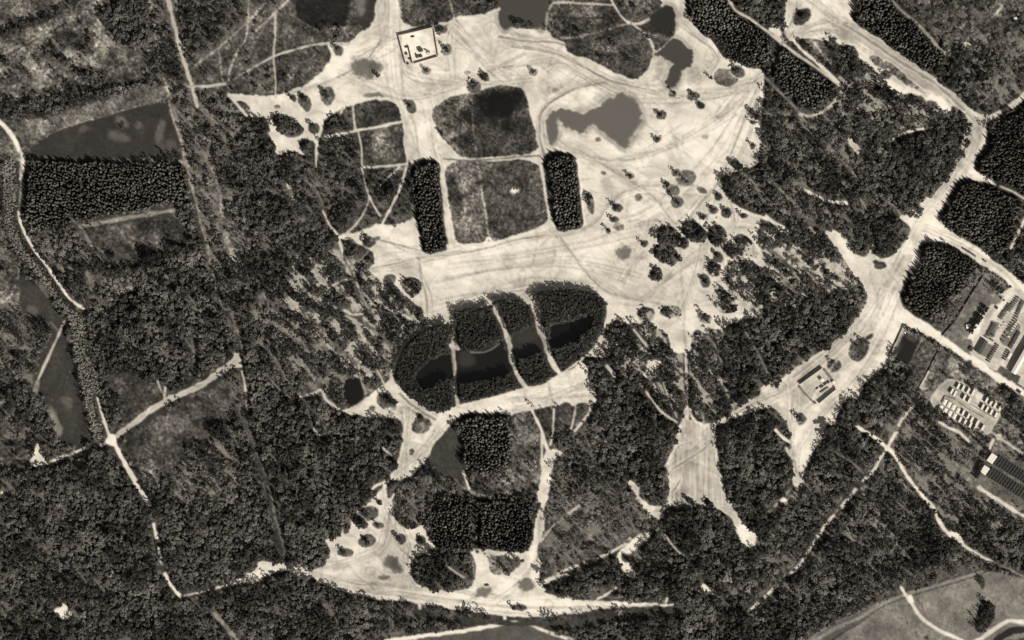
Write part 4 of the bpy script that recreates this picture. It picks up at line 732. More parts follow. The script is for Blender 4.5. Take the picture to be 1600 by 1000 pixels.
# wet margins round the ponds, swept pale rims where traffic passes the scrub
wet = widen(wat0, 7) & ~wat0 & is_sand
wk = np.zeros_like(tone); wk[wet] = 1
for _ in range(6): wk[1:-1, 1:-1] = (wk[1:-1, 1:-1] * 2 + wk[:-2, 1:-1] + wk[2:, 1:-1] + wk[1:-1, :-2] + wk[1:-1, 2:]) / 6
wk = np.clip(wk * 1.2 * sstep(.25, .7, MED + (FINE - .5) * .5), 0, 1) * ~wat0
tone = tone * (1 - wk * .8) + 158 * wk * .8
inner = widen(~wat0, 3) & (cls == 4) & (tone > 90)
tone = np.where(inner, tone + 26 * sstep(.4, .65, MED * .5 + FINE * .5), tone)
rim = is_sand & widen(~is_sand & ~wat0 & (cls != 3), 3) & ~widen(wat0, 6)
tone = np.where(rim, tone * .6 + 240 * .4, tone)


def blur(a):
    b = a.copy()
    b[1:-1, 1:-1] = (a[1:-1, 1:-1] * 4 + 2 * (a[:-2, 1:-1] + a[2:, 1:-1] + a[1:-1, :-2] + a[1:-1, 2:]) + a[:-2, :-2] + a[:-2, 2:] + a[2:, :-2] + a[2:, 2:]) / 16
    return b


scrub *= (tone > 46)
tone = blur(tone)
height = (BIG - .5) * 5 + (MED - .5) * .8 + (FINE - .5) * np.where(is_sand, .12, .7)
wat = wat0
height = np.where(wat, -1.0, np.maximum(height, -.6))
for _ in range(3): height = np.where(wat, -1.0, blur(height))


def samp(arr, x, y):
    """value of a survey array at photo-metre coordinates"""
    i = np.clip(np.round(np.asarray(y) + MG).astype(int), 0, H - 1); j = np.clip(np.round(np.asarray(x) + MG).astype(int), 0, W - 1)
    return arr[i, j]


def zat(x, y):
    return float(samp(height, x, y))


# ------------------------------------------------------------------ the ground, cut into its kinds
STEP = 1.5
gx = np.arange(-62, 1662.01, STEP); gy = np.arange(-62, 1062.01, STEP)
GX, GY = np.meshgrid(gx, gy)
ny, nx = GX.shape


def bil(arr, x, y):
    u = x + MG; v = y + MG
    i = np.clip(np.floor(v).astype(int), 0, H - 2); j = np.clip(np.floor(u).astype(int), 0, W - 2)
    fu = u - j; fv = v - i
    return (arr[i, j] * (1 - fu) + arr[i, j + 1] * fu) * (1 - fv) + (arr[i + 1, j] * (1 - fu) + arr[i + 1, j + 1] * fu) * fv


VT = bil(tone, GX, GY); VZ = bil(height, GX, GY)
VZ[0, :] = VZ[-1, :] = 0; VZ[:, 0] = VZ[:, -1] = 0
VA = lin(VT) / K_LIGHT * 0.97
co = np.stack([GX - 800, 500 - GY, VZ], -1).reshape(-1, 3).astype(np.float32)
fc = samp(cls, GX[:-1, :-1] + STEP / 2, GY[:-1, :-1] + STEP / 2)
idx = np.arange(ny * nx).reshape(ny, nx)
quads = np.stack([idx[:-1, :-1], idx[1:, :-1], idx[1:, 1:], idx[:-1, 1:]], -1).reshape(-1, 4)
fc = fc.reshape(-1)
mats_ground = {
    'ground': ground_mat('heath_soil', .95, .38, .9, .12), 'sand': ground_mat('sand_soil', .95, .10, .5, .06),
    'dirt_road': ground_mat('road_sand', .95, .14, .8, .09), 'path': ground_mat('path_soil', .95, .2, .9, .1),
    'pond': ground_mat('shallow_water', .12, .03, .05, .01, spec=.35), 'reservoir': ground_mat('still_water', .1, .04, .05, .01, spec=.35),
    'field': ground_mat('mown_grass', .95, .2, .7, .08)}


def mesh_from(name, verts, faces, nrm_smooth=False):
    me = bpy.data.meshes.new(name)
    nv, nf, k = len(verts), len(faces), faces.shape[1]
    me.vertices.add(nv); me.vertices.foreach_set('co', verts.astype(np.float32).ravel())
    me.loops.add(nf * k); me.loops.foreach_set('vertex_index', faces.astype(np.int32).ravel())
    me.polygons.add(nf); me.polygons.foreach_set('loop_start', np.arange(0, nf * k, k, dtype=np.int32))
    me.update(calc_edges=True)
    return me


GL = {'ground': 'heath and forest floor between the sandy clearings', 'sand': 'bare pale sand clearings cut by wheel tracks', 'dirt_road': 'wide trafficked sand roads', 'path': 'narrow pale footpaths and firebreaks',
      'pond': 'flat grey ponds in the clearings', 'reservoir': 'dark rectangular reservoir beside the sand road', 'field': 'smooth mown fields'}
for ci, cn in enumerate(CLS):
    q = quads[fc == ci]
    if len(q) == 0: continue
    u, inv = np.unique(q, return_inverse=True)
    me = mesh_from(cn, co[u], inv.reshape(-1, 4))
    a = me.attributes.new('albedo', 'FLOAT', 'POINT'); a.data.foreach_set('value', VA.reshape(-1)[u].astype(np.float32))
    me.materials.append(mats_ground[cn])
    o = bpy.data.objects.new(cn, me); COL.objects.link(o)
    tag(o, kind='structure', label=GL[cn])
# country beyond the picture
x0, x1, y0, y1 = gx[0] - 800, gx[-1] - 800, 500 - gy[-1], 500 - gy[0]
R_ = 9000
vo = np.array([(-R_, -R_, 0), (R_, -R_, 0), (R_, R_, 0), (-R_, R_, 0), (x0, y0, 0), (x1, y0, 0), (x1, y1, 0), (x0, y1, 0)], float)
fo = np.array([(0, 1, 5, 4), (1, 2, 6, 5), (2, 3, 7, 6), (3, 0, 4, 7)])
me = mesh_from('outer_ground', vo, fo); me.materials.append(plain_mat('outer_heath', .035, .95, .5, .02))
tag(bpy.data.objects.new('outer_ground', me), kind='structure', label='dark wooded country beyond the surveyed ground')
COL.objects.link(bpy.data.objects['outer_ground'])


# ------------------------------------------------------------------ trees
def foliage_mat(name, base, spread):
    m, nt, b = new_mat(name, .8, .12)
    at = nt.nodes.new('ShaderNodeAttribute'); at.attribute_type = 'INSTANCER'; at.attribute_name = 'shade'
    oi = nt.nodes.new('ShaderNodeObjectInfo')
    ge = nt.nodes.new('ShaderNodeNewGeometry')
    no = nt.nodes.new('ShaderNodeTexNoise'); no.inputs['Scale'].default_value = .55; no.inputs['Detail'].default_value = 3
    n2 = nt.nodes.new('ShaderNodeTexNoise'); n2.inputs['Scale'].default_value = .02; n2.inputs['Detail'].default_value = 3
    ma = nt.nodes.new('ShaderNodeMath'); ma.operation = 'MULTIPLY_ADD'; ma.inputs[1].default_value = spread; ma.inputs[2].default_value = base
    m1 = nt.nodes.new('ShaderNodeMapRange'); m1.inputs['From Min'].default_value = .3; m1.inputs['From Max'].default_value = .7; m1.inputs['To Min'].default_value = .55; m1.inputs['To Max'].default_value = 1.5
    m2 = nt.nodes.new('ShaderNodeMapRange'); m2.inputs['From Min'].default_value = .3; m2.inputs['From Max'].default_value = .7; m2.inputs['To Min'].default_value = .75; m2.inputs['To Max'].default_value = 1.3
    mr = nt.nodes.new('ShaderNodeMapRange'); mr.inputs['To Min'].default_value = .7; mr.inputs['To Max'].default_value = 1.35
    p1 = nt.nodes.new('ShaderNodeMath'); p1.operation = 'MULTIPLY'
    p2 = nt.nodes.new('ShaderNodeMath'); p2.operation = 'MULTIPLY'
    p3 = nt.nodes.new('ShaderNodeMath'); p3.operation = 'MULTIPLY'
    sc = nt.nodes.new('ShaderNodeVectorMath'); sc.operation = 'SCALE'; sc.inputs[0].default_value = (1, .93, .79)
    L = nt.links.new
    L(ge.outputs['Position'], no.inputs['Vector']); L(ge.outputs['Position'], n2.inputs['Vector'])
    L(at.outputs['Fac'], ma.inputs[0]); L(no.outputs['Fac'], m1.inputs['Value']); L(n2.outputs['Fac'], m2.inputs['Value'])
    L(oi.outputs['Random'], mr.inputs['Value'])
    L(ma.outputs[0], p1.inputs[0]); L(m1.outputs[0], p1.inputs[1]); L(p1.outputs[0], p2.inputs[0]); L(m2.outputs[0], p2.inputs[1])
    L(p2.outputs[0], p3.inputs[0]); L(mr.outputs[0], p3.inputs[1]); L(p3.outputs[0], sc.inputs['Scale']); L(sc.outputs[0], b.inputs['Base Color'])
    return m


M_CON = foliage_mat('conifer_needles', .045, .10)
M_PIN = foliage_mat('pine_needles', .02, .085)
M_BRO = foliage_mat('broadleaf_leaves', .040, .10)
M_SCR = foliage_mat('heather_leaves', .03, .10)
M_BARK = plain_mat('bark', .09, .95, .4, 2.0)


def clump(V, F, c, r, rnd, flat=.75):
    """one leafy spray: a squashed, crooked octahedron"""
    b = len(V)
    a0 = rnd.uniform(0, 6.28)
    for k in range(4):
        a = a0 + k * math.pi / 2 + rnd.uniform(-.3, .3); q = r * rnd.uniform(.7, 1.25)
        V.append((c[0] + q * math.cos(a), c[1] + q * math.sin(a), c[2] + r * rnd.uniform(-.3, .2)))
    V.append((c[0] + rnd.uniform(-.25, .25) * r, c[1] + rnd.uniform(-.25, .25) * r, c[2] + r * flat)); V.append((c[0], c[1], c[2] - r * flat * .7))
    for k in range(4):
        F.append((b + k, b + (k + 1) % 4, b + 4)); F.append((b + (k + 1) % 4, b + k, b + 5))


def crown_pine(seed, n=26, R=3.2, z0=5.0, z1=13.8):
    rnd = random.Random(seed); V = []; F = []
    for i in range(n):
        t = rnd.random(); z = z0 + (z1 - z0) * t
        rr = R * math.sqrt(max(.06, 1 - (abs(t - .42) / .62) ** 2)) * math.sqrt(rnd.uniform(.05, 1))
        a = rnd.uniform(0, 6.28)
        clump(V, F, (rr * math.cos(a), rr * math.sin(a), z), rnd.uniform(.75, 1.35), rnd)
    clump(V, F, (0, 0, z1 - .3), 1.0, rnd)
    return V, F


def crown_conifer(seed, R=3.0, z0=3.5, z1=15.5, tiers=7):
    rnd = random.Random(seed); V = []; F = []
    for t in range(tiers):
        f = t / tiers; r = R * (1 - f) ** .58 * rnd.uniform(.9, 1.08) + .25
        zb = z0 + (z1 - z0) * f; zt = zb + (z1 - z0) / tiers * 1.75
        b = len(V); n = 9 if t < 4 else 6; a0 = rnd.uniform(0, 6.28)
        for k in range(n):
            a = a0 + k * 2 * math.pi / n + rnd.uniform(-.15, .15)
            q = r * rnd.uniform(.78, 1.2)
            V.append((q * math.cos(a), q * math.sin(a), zb - rnd.uniform(0, .45)))
            a += math.pi / n
            V.append((q * .52 * math.cos(a), q * .52 * math.sin(a), zb + .35))
        V.append((rnd.uniform(-.1, .1), rnd.uniform(-.1, .1), min(zt, z1 + .4)))
        for k in range(2 * n): F.append((b + k, b + (k + 1) % (2 * n), b + 2 * n))
    return V, F


def crown_broad(seed):
    rnd = random.Random(seed); V = []; F = []
    for i in range(34):
        t = rnd.random(); z = 3.2 + 7.5 * t
        rr = 3.0 * math.sqrt(max(.08, 1 - (abs(t - .5) / .58) ** 2)) * math.sqrt(rnd.uniform(.1, 1)); a = rnd.uniform(0, 6.28)
        clump(V, F, (rr * math.cos(a), rr * math.sin(a), z), rnd.uniform(.55, 1.0), rnd, .6)
    return V, F


def bush_geo(seed):
    rnd = random.Random(seed); V = []; F = []
    for i in range(5):
        a = rnd.uniform(0, 6.28); rr = rnd.uniform(0, .9)
        clump(V, F, (rr * math.cos(a), rr * math.sin(a), rnd.uniform(.2, .7)), rnd.uniform(.4, .8), rnd, .7)
    return V, F


def trunk_geo(seed, h, r=.22, limbs=3):
    rnd = random.Random(seed); V = []; F = []

    def tube(p, q, ra, rb, n=5):
        b = len(V); p = Vector(p); q = Vector(q); d = (q - p).normalized()
        s = d.orthogonal().normalized(); t = d.cross(s)
        for k in range(n):
            a = 2 * math.pi * k / n; V.append(tuple(p + ra * (math.cos(a) * s + math.sin(a) * t)))
        for k in range(n):
            a = 2 * math.pi * k / n; V.append(tuple(q + rb * (math.cos(a) * s + math.sin(a) * t)))
        for k in range(n):
            j = (k + 1) % n; F.append((b + k, b + j, b + n + j)); F.append((b + k, b + n + j, b + n + k))
    tube((0, 0, -.6), (rnd.uniform(-.2, .2), rnd.uniform(-.2, .2), h * .55), r, r * .65)
    tube((0, 0, h * .54), (rnd.uniform(-.2, .2), rnd.uniform(-.2, .2), h), r * .65, r * .12)
    for i in range(limbs):
        a = rnd.uniform(0, 6.28); z = h * rnd.uniform(.4, .75)
        tube((0, 0, z), (1.9 * math.cos(a), 1.9 * math.sin(a), z + 1.3), r * .4, r * .1, 4)
    return V, F


def mk(name, VF, mat):
    me = bpy.data.meshes.new(name); me.from_pydata(VF[0], [], VF[1]); me.materials.append(mat); me.update()
    return me


def joined(name, VF1, m1, VF2, m2):
    n = len(VF1[0])
    me = bpy.data.meshes.new(name)
    me.from_pydata(VF1[0] + VF2[0], [], VF1[1] + [tuple(i + n for i in f) for f in VF2[1]])
    me.materials.append(m1); me.materials.append(m2)
    mi = np.zeros(len(me.polygons), np.int32); mi[len(VF1[1]):] = 1
    me.polygons.foreach_set('material_index', mi); me.update()
    return me


NV = 4
PR = {0: [(crown_conifer(100 + i), trunk_geo(i, 13.5, .18, 0)) for i in range(NV)],
      1: [(crown_pine(200 + i), trunk_geo(20 + i, 11.5)) for i in range(NV)],
      2: [(crown_broad(300 + i), trunk_geo(40 + i, 9.5, .2, 4)) for i in range(NV)]}
TMAT = {0: M_CON, 1: M_PIN, 2: M_BRO}
TNAME = {0: 'spruce_tree', 1: 'pine_tree', 2: 'broadleaf_tree'}
PMESH = {k: [(mk(TNAME[k] + '_crown', c, TMAT[k]), mk(TNAME[k] + '_trunk', t, M_BARK)) for c, t in v] for k, v in PR.items()}
JMESH = {k: [joined(TNAME[k] + '_whole', c, TMAT[k], t, M_BARK) for c, t in v] for k, v in PR.items()}


def jitter_grid(sp, jit, ang=0.0, seed=0, x0=-75, x1=1675, y0=-75, y1=1075):
    r = np.random.default_rng(seed)
    n = int(2600 / sp); a = np.arange(-n // 2, n // 2) * sp
    U, V_ = np.meshgrid(a, a); U = U + r.uniform(-jit, jit, U.shape) * sp; V_ = V_ + r.uniform(-jit, jit, U.shape) * sp
    X = U * math.cos(ang) - V_ * math.sin(ang) + 800; Y = U * math.sin(ang) + V_ * math.cos(ang) + 500
    m = (X > x0) & (X < x1) & (Y > y0) & (Y < y1)
    return X[m], Y[m], r


PTS = {0: [], 1: [], 2: []}
STAND = (fbm(xx / 30, yy / 30, 61, 3) - .5) / .13
for k, sp, jit, ang, base in ((0, 4.2, .42, .42, .86), (1, 4.7, .46, .2, .84), (2, 4.7, .46, .9, .84)):
    X, Y, r = jitter_grid(sp, jit, ang, 50 + k)
    d = samp(dens_eff, X, Y); kk = samp(kind, X, Y)
    cl = samp(CLUMP, X, Y)
    st_ = samp(STAND, X, Y)
    pr = np.clip(d * (np.where(cl < -1.3, .75, .96) if k == 0 else np.where(cl < -1.15, .45, 1.0)), 0, 1)
    of_ = 7.5 if k == 0 else 4.0
    ok = (kk == k) & (r.random(len(X)) < pr) & ~samp(wat, X, Y) & (samp(dens, X - of_, Y - of_) > .04) & ~((samp(dens, X - 7, Y - 7) <= 0.02) & (samp(tone, X - 7, Y - 7) > 178) & (samp(cls, X - 7, Y - 7) > 1))
    X, Y = X[ok], Y[ok]; cl = cl[ok]; st_ = st_[ok]
    big_ = r.random(len(X)) < .15
    s = samp(size, X, Y) * base * (np.exp(r.normal(-.04, .2, len(X))) if k == 0 else np.exp(r.normal(-.03, .24, len(X)))) * (1 if k == 0 else np.where(big_, 1.5, 1))
    hz = r.uniform(.8, 1.15, len(X)) * (1 + .05 * st_) if k == 0 else np.clip(1.0 + .2 * st_ + .14 * cl, .5, 1.6) * r.uniform(.68, 1.2, len(X)) * np.where(big_, 1.3, 1)
    hz = np.where((X > 615) & (X < 955) & (Y > 448) & (Y < 648) & (s > 0), hz * 1.35, hz) if k == 1 else hz
    t = np.clip(samp(tint, X, Y) - (.14 * st_ if k == 0 else .16 * st_ + .06 * cl) + r.normal(0, .2, len(X)), 0, 1.3)
    PTS[k] = [X, Y, s, hz, t]
# denser rows where asked (avenue of young trees)
X, Y, r = jitter_grid(3.3, .4, .3, 77)
ok = (samp(dens, X, Y) > 1.25)
X, Y = X[ok], Y[ok]
kk = samp(kind, X, Y)
for k in (1, 2):
    m = kk == k
    o = PTS[k]
    keepm = samp(dens, o[0], o[1]) <= 1.25
    o = [a[keepm] for a in o]
    n = m.sum()
    add = [X[m], Y[m], samp(size, X[m], Y[m]) * r.uniform(.7, 1.1, n), r.uniform(.85, 1.15, n) * 1.3, np.clip(samp(tint, X[m], Y[m]) + r.normal(0, .12, n), 0, 1.6)]
    PTS[k] = [np.concatenate([a, b]) for a, b in zip(o, add)]
# single trees standing on the islets: shadow-casting pines at the upper left part of each
SOLO = []
for (x, y, rx, ry, an, g_, dn) in ISLETS:
    if dn == 1:
        n = 1 + (rx * ry > 60) + (rx * ry > 110)
        for j in range(n): SOLO.append((x + 1 - rx * .2 + random.uniform(-.3, .3) * rx, y + 1 - ry * .2 + random.uniform(-.35, .35) * ry))
    elif dn == 2:
        for j in range(2 + (rx * ry > 80)): SOLO.append((x + random.uniform(-.5, .4) * rx, y + random.uniform(-.5, .4) * ry))
SOLO += [(-1e3, 0)]
SOLO = SOLO[:-1] + [(x, y) for x, y in P('1346,532 1338,540 1300,566 1246,650 1250,655 1072,283 803,949 1382,118 1255,24 448,120 470,128 590,118 500,85 690,210 745,170 1012,57 870,45 925,40 905,50 960,70 985,95 940,90 1045,300 1110,122 930,1000')]

LAND = [('the walled square compound', 652, 70), ('the walled diamond compound', 1276, 602), ('the broad grey pond', 930, 185), ('the narrow grey pond', 1062, 95), ('the dark pond at the top', 820, 20), ('the left dark plantation block', 670, 320), ('the right dark plantation block', 880, 300),
        ('the black burnt heath patch', 778, 172), ('the oval wood with ponds', 785, 545), ('the bright four-way sand crossing', 1445, 355), ('the rectangular reservoir', 1415, 540), ('the white cabins', 1510, 635), ('the solar rack field', 1570, 745), ('the twin dark block', 752, 820),
        ('the square southern plantation', 757, 695), ('the striped grey sand square', 1090, 730), ('the small black pool', 553, 612), ('the southern sand fan', 600, 860), ('the bright bottom road junction', 800, 940), ('the white left crossroads', 175, 687), ('the curved left tree belt', 80, 430),
        ('the dark trapezoid field upper left', 180, 205), ('the large plantation on the left', 160, 300), ('the round dark heath patch', 577, 106), ('the upper right sand fork', 1250, 50), ('the far right spruce block', 1570, 230), ('the kidney-shaped heath', 955, 85), ('the western sand apex', 520, 368), ('the lower right meadow', 1480, 950), ('the upper left heath', 110, 80), ('the eastern wood', 1240, 300), ('the star-shaped glade', 99, 952), ('the lower left wood road', 250, 860)]
DIRS = ['east', 'northeast', 'north', 'northwest', 'west', 'southwest', 'south', 'southeast']
WHAT = {0: ('dark pointed spruce', 'spruce tree'), 1: ('dark pine', 'pine tree'), 2: ('pale leafy tree', 'broadleaf tree')}
counts = {}


def where(x, y):
    n, lx, ly = min(LAND, key=lambda l: (l[1] - x) ** 2 + (l[2] - y) ** 2)
    dd = math.hypot(lx - x, ly - y)
    dr = DIRS[int(round(math.degrees(math.atan2(-(y - ly), x - lx)) / 45)) % 8]
    return n, dr, dd


def ordinal(n):
    return {1: 'nearest', 2: 'second', 3: 'third', 4: 'fourth', 5: 'fifth', 6: 'sixth', 7: 'seventh', 8: 'eighth', 9: 'ninth', 10: 'tenth'}.get(n, '%dth' % n if n % 10 > 3 or 10 < n < 20 else '%d%s' % (n, {1: 'st', 2: 'nd', 3: 'rd', 0: 'th'}[n % 10]))


def place_individuals(k, items, setting):
    """items: (x, y, scale, height factor); each a thing of its own with crown and trunk"""
    lab = {}
    for it in items:
        n, dr, dd = where(it[0], it[1]); lab.setdefault((n, dr), []).append((dd, it))
    for (n, dr), lst in lab.items():
        lst.sort(key=lambda q: q[0])
        for r_, (dd, (x, y, s, hz, place)) in enumerate(lst):
            e = bpy.data.objects.new(TNAME[k], None); COL.objects.link(e)
            e.empty_display_size = 1
            e.location = (x - 800, 500 - y, zat(x, y)); e.rotation_euler = (0, 0, random.uniform(0, 6.28)); e.scale = (s, s, hz)
            if len(lst) == 1: l = f'{WHAT[k][0]} {place}, {dr} of {n}'
            elif r_ == 0: l = f'{WHAT[k][0]} {place}, nearest {dr} of {n}'
            else: l = f'{WHAT[k][0]} {place}, {ordinal(r_ + 1)} closest {dr} of {n}'
            tag(e, l, WHAT[k][1], setting)
            cm, tm = PMESH[k][random.randrange(NV)]
            c = bpy.data.objects.new('crown', cm); t = bpy.data.objects.new('trunk', tm)
            for ch in (c, t):
                ch.parent = e; COL.objects.link(ch)


# pines: islet trees first, then trees at the rim of thin clumps on pale ground
ring = blur(blur(blur((tone > 170).astype(np.float32)))) > .02
for _ in range(4): ring = blur(ring.astype(np.float32)) > .02
chosen = {}
for k, lim in ((0, 290), (1, 290 - len(SOLO)), (2, 240)):
    X, Y, s, hz, t = PTS[k]
    inn = (X > 6) & (X < 1594) & (Y > 6) & (Y < 994)
    sc_ = s + ring[np.clip((Y + MG).astype(int), 0, H - 1), np.clip((X + MG).astype(int), 0, W - 1)] * 1.0
    sc_ = np.where(inn, sc_, -1)
    pick = np.argsort(-sc_)[:lim]
    chosen[k] = pick
    place = {0: 'at plantation edge', 1: 'at wood edge', 2: 'in thin wood'}[k]
    items = [(X[i], Y[i], s[i] * 1.05, hz[i], place) for i in pick]
    if k == 1: items += [(x, y, random.uniform(.95, 1.35), random.uniform(.8, 1.0), 'on open ground') for x, y in SOLO]
    place_individuals(k, items, {0: 'spruces along the plantation edges', 1: 'pines on the clearings and wood edges', 2: 'pale broadleaf trees of the woods'}[k])


def scatter(name, X, Y, S, HZ, T, meshes, label, cat, z_off=0.0):
    """one object of countless plants: a point cloud that carries instances"""
    n = len(X)
    me = bpy.data.meshes.new(name)
    me.vertices.add(n)
    z = bil(height, X, Y) + z_off
    me.vertices.foreach_set('co', np.stack([X - 800, 500 - Y, z], -1).astype(np.float32).ravel())
    r = np.random.default_rng(n)
    for nm, dt, val in (('sca', 'FLOAT_VECTOR', np.stack([S, S, HZ], -1)), ('rotz', 'FLOAT', r.uniform(0, 6.28, n)), ('shade', 'FLOAT', T), ('pick', 'INT', r.integers(0, len(meshes), n))):
        a = me.attributes.new(nm, dt, 'POINT')
        a.data.foreach_set('vector' if dt == 'FLOAT_VECTOR' else 'value', np.asarray(val).astype(np.int32 if dt == 'INT' else np.float32).ravel())
    o = bpy.data.objects.new(name, me); COL.objects.link(o)
    tag(o, label, cat, kind='stuff')
    ng = bpy.data.node_groups.new(name + '_nodes', 'GeometryNodeTree')
    ng.interface.new_socket('Geometry', in_out='INPUT', socket_type='NodeSocketGeometry'); ng.interface.new_socket('Geometry', in_out='OUTPUT', socket_type='NodeSocketGeometry')
    N = ng.nodes.new; L = ng.links.new
    gi = N('NodeGroupInput'); go = N('NodeGroupOutput')
    jn = N('GeometryNodeJoinGeometry')

    def attr(nm, dt):
        a = N('GeometryNodeInputNamedAttribute'); a.data_type = dt; a.inputs['Name'].default_value = nm
        return a.outputs['Attribute']
    pick, sca, rz = attr('pick', 'INT'), attr('sca', 'FLOAT_VECTOR'), attr('rotz', 'FLOAT')
    cx = N('ShaderNodeCombineXYZ'); L(rz, cx.inputs['Z'])
    m2p = N('GeometryNodeMeshToPoints'); L(gi.outputs[0], m2p.inputs['Mesh'])
    for i, pm in enumerate(meshes):
        po = bpy.data.objects.new(name + '_model', pm)
        ob = N('GeometryNodeObjectInfo'); ob.inputs['Object'].default_value = po; ob.transform_space = 'ORIGINAL'; ob.inputs['As Instance'].default_value = True
        eq = N('FunctionNodeCompare'); eq.data_type = 'INT'; eq.operation = 'EQUAL'
        L(pick, eq.inputs[2]); eq.inputs[3].default_value = i
        ip = N('GeometryNodeInstanceOnPoints'); L(m2p.outputs[0], ip.inputs['Points']); L(eq.outputs[0], ip.inputs['Selection']); L(ob.outputs['Geometry'], ip.inputs['Instance'])
        L(cx.outputs[0], ip.inputs['Rotation']); L(sca, ip.inputs['Scale']); L(ip.outputs[0], jn.inputs[0])
    L(jn.outputs[0], go.inputs[0])
    md = o.modifiers.new('plants', 'NODES'); md.node_group = ng
    return o


SL = {0: ('spruce_plantation', 'dense dark spruce plantations in straight-edged blocks', 'plantation'), 1: ('pine_wood', 'dark mixed pine woods around the sandy clearings', 'woodland'), 2: ('broadleaf_wood', 'paler broadleaf belts and thin woods', 'woodland')}
for k in (0, 1, 2):
    X, Y, s, hz, t = PTS[k]
    m = np.ones(len(X), bool); m[chosen[k]] = False
    scatter(SL[k][0], X[m], Y[m], s[m], hz[m], t[m], JMESH[k], SL[k][1], SL[k][2])
    print('trees', k, m.sum())
X, Y, r = jitter_grid(3.0, .45, .5, 91)
ok = r.random(len(X)) < samp(scrub, X, Y) * .62 * (0.5 + samp(CLUMP, X, Y) * .35)
ok &= ~samp(wat, X, Y)
X, Y = X[ok], Y[ok]
bm_ = [mk('heather_bush', bush_geo(400 + i), M_SCR) for i in range(3)]
scatter('heather_scrub', X, Y, r.uniform(.5, 1.3, len(X)), r.uniform(.5, 1.1, len(X)), r.uniform(0, .45, len(X)), bm_, 'low heather and scrub over the heath and islets', 'scrub')
print('scrub', len(X))

# ------------------------------------------------------------------ built things
M_WHITE = plain_mat('white_sheet_roof', .46, .6, .12, .4)
M_PALE = plain_mat('pale_render', .36, .85, .2, .5)
M_GREYR = plain_mat('grey_roof', .16, .8, .25, .4)
M_DARKR = plain_mat('dark_roof', .035, .8, .3, .4)
M_DARK = plain_mat('dark_boards', .02, .8, .3, 1.0)
M_PANEL = plain_mat('solar_glass', .012, .6, .2, .5, spec=.08)
M_FRAME = plain_mat('galvanised_frame', .20, .5, .15, 1.0)
M_OLIVE = plain_mat('olive_paint', .05, .6, .25, 1.0)
M_EARTH = plain_mat('bank_earth', .13, .95, .35, .3)
M_SANDW = plain_mat('sandbag_cloth', .42, .95, .2, .6)


class MB:
    def __init__(s): s.v = []; s.f = []

    def box(s, cx, cy, z0, lx, ly, h, ang=0, top=1.0):
        b = len(s.v); c, d = math.cos(ang), math.sin(ang)
        for z, k in ((z0, 1), (z0 + h, top)):
            for (u, w) in ((-1, -1), (1, -1), (1, 1), (-1, 1)):
                x, y = u * lx / 2 * k, w * ly / 2 * k
                s.v.append((cx + x * c - y * d, cy + x * d + y * c, z))
        for q in ((3, 2, 1, 0), (4, 5, 6, 7), (0, 1, 5, 4), (1, 2, 6, 5), (2, 3, 7, 6), (3, 0, 4, 7)): s.f.append(tuple(b + i for i in q))
        return s

    def prism_roof(s, z0, lx, ly, h):
        """gable roof, ridge along x"""
        b = len(s.v)
        for p in ((-lx / 2, -ly / 2, z0), (lx / 2, -ly / 2, z0), (lx / 2, ly / 2, z0), (-lx / 2, ly / 2, z0), (-lx / 2, 0, z0 + h), (lx / 2, 0, z0 + h)): s.v.append(p)
        for q in ((0, 1, 5, 4), (2, 3, 4, 5), (1, 2, 5), (3, 0, 4), (3, 2, 1, 0)): s.f.append(tuple(b + i for i in q))
        return s

    def cyl(s, cx, cy, z0, r, h, n=14, r2=None):
        b = len(s.v); r2 = r if r2 is None else r2
        for z, q in ((z0, r), (z0 + h, r2)):
            for k in range(n): s.v.append((cx + q * math.cos(2 * math.pi * k / n), cy + q * math.sin(2 * math.pi * k / n), z))
        s.f.append(tuple(b + n + k for k in range(n)))
        for k in range(n):
            j = (k + 1) % n; s.f.append((b + k, b + j, b + n + j, b + n + k))
        return s

    def hcyl(s, cx, cy, cz, r, w, n=10):
        b = len(s.v)
        for y in (cy - w / 2, cy + w / 2):
            for k in range(n): s.v.append((cx + r * math.cos(2 * math.pi * k / n), y, cz + r * math.sin(2 * math.pi * k / n)))
        s.f.append(tuple(b + k for k in range(n))); s.f.append(tuple(b + 2 * n - 1 - k for k in range(n)))
        for k in range(n):
            j = (k + 1) % n; s.f.append((b + k, b + n + k, b + n + j, b + j))
        return s

    def mesh(s, name, mat):
        me = bpy.data.meshes.new(name); me.from_pydata(s.v, [], s.f); me.materials.append(mat); me.update()
        return me

    def build(s, name, mat, parent=None):
        o = bpy.data.objects.new(name, s.mesh(name, mat)); COL.objects.link(o)
        if parent: o.parent = parent
        return o


def empty(name, px, py, ang=0, z=None):
    e = bpy.data.objects.new(name, None); COL.objects.link(e); e.empty_display_size = 1
    e.location = (px - 800, 500 - py, zat(px, py) if z is None else z); e.rotation_euler = (0, 0, ang)
    return e


def copy_tree(o, parent=None):
    kids = [c for c in bpy.data.objects if c.parent == o] if parent is None else list(o.children)
    c = o.copy(); COL.objects.link(c)
    if parent: c.parent = parent
    for k in kids: copy_tree(k, c)
    return c


def ang_of(a, b):
    return math.atan2(-(b[1] - a[1]), b[0] - a[0])


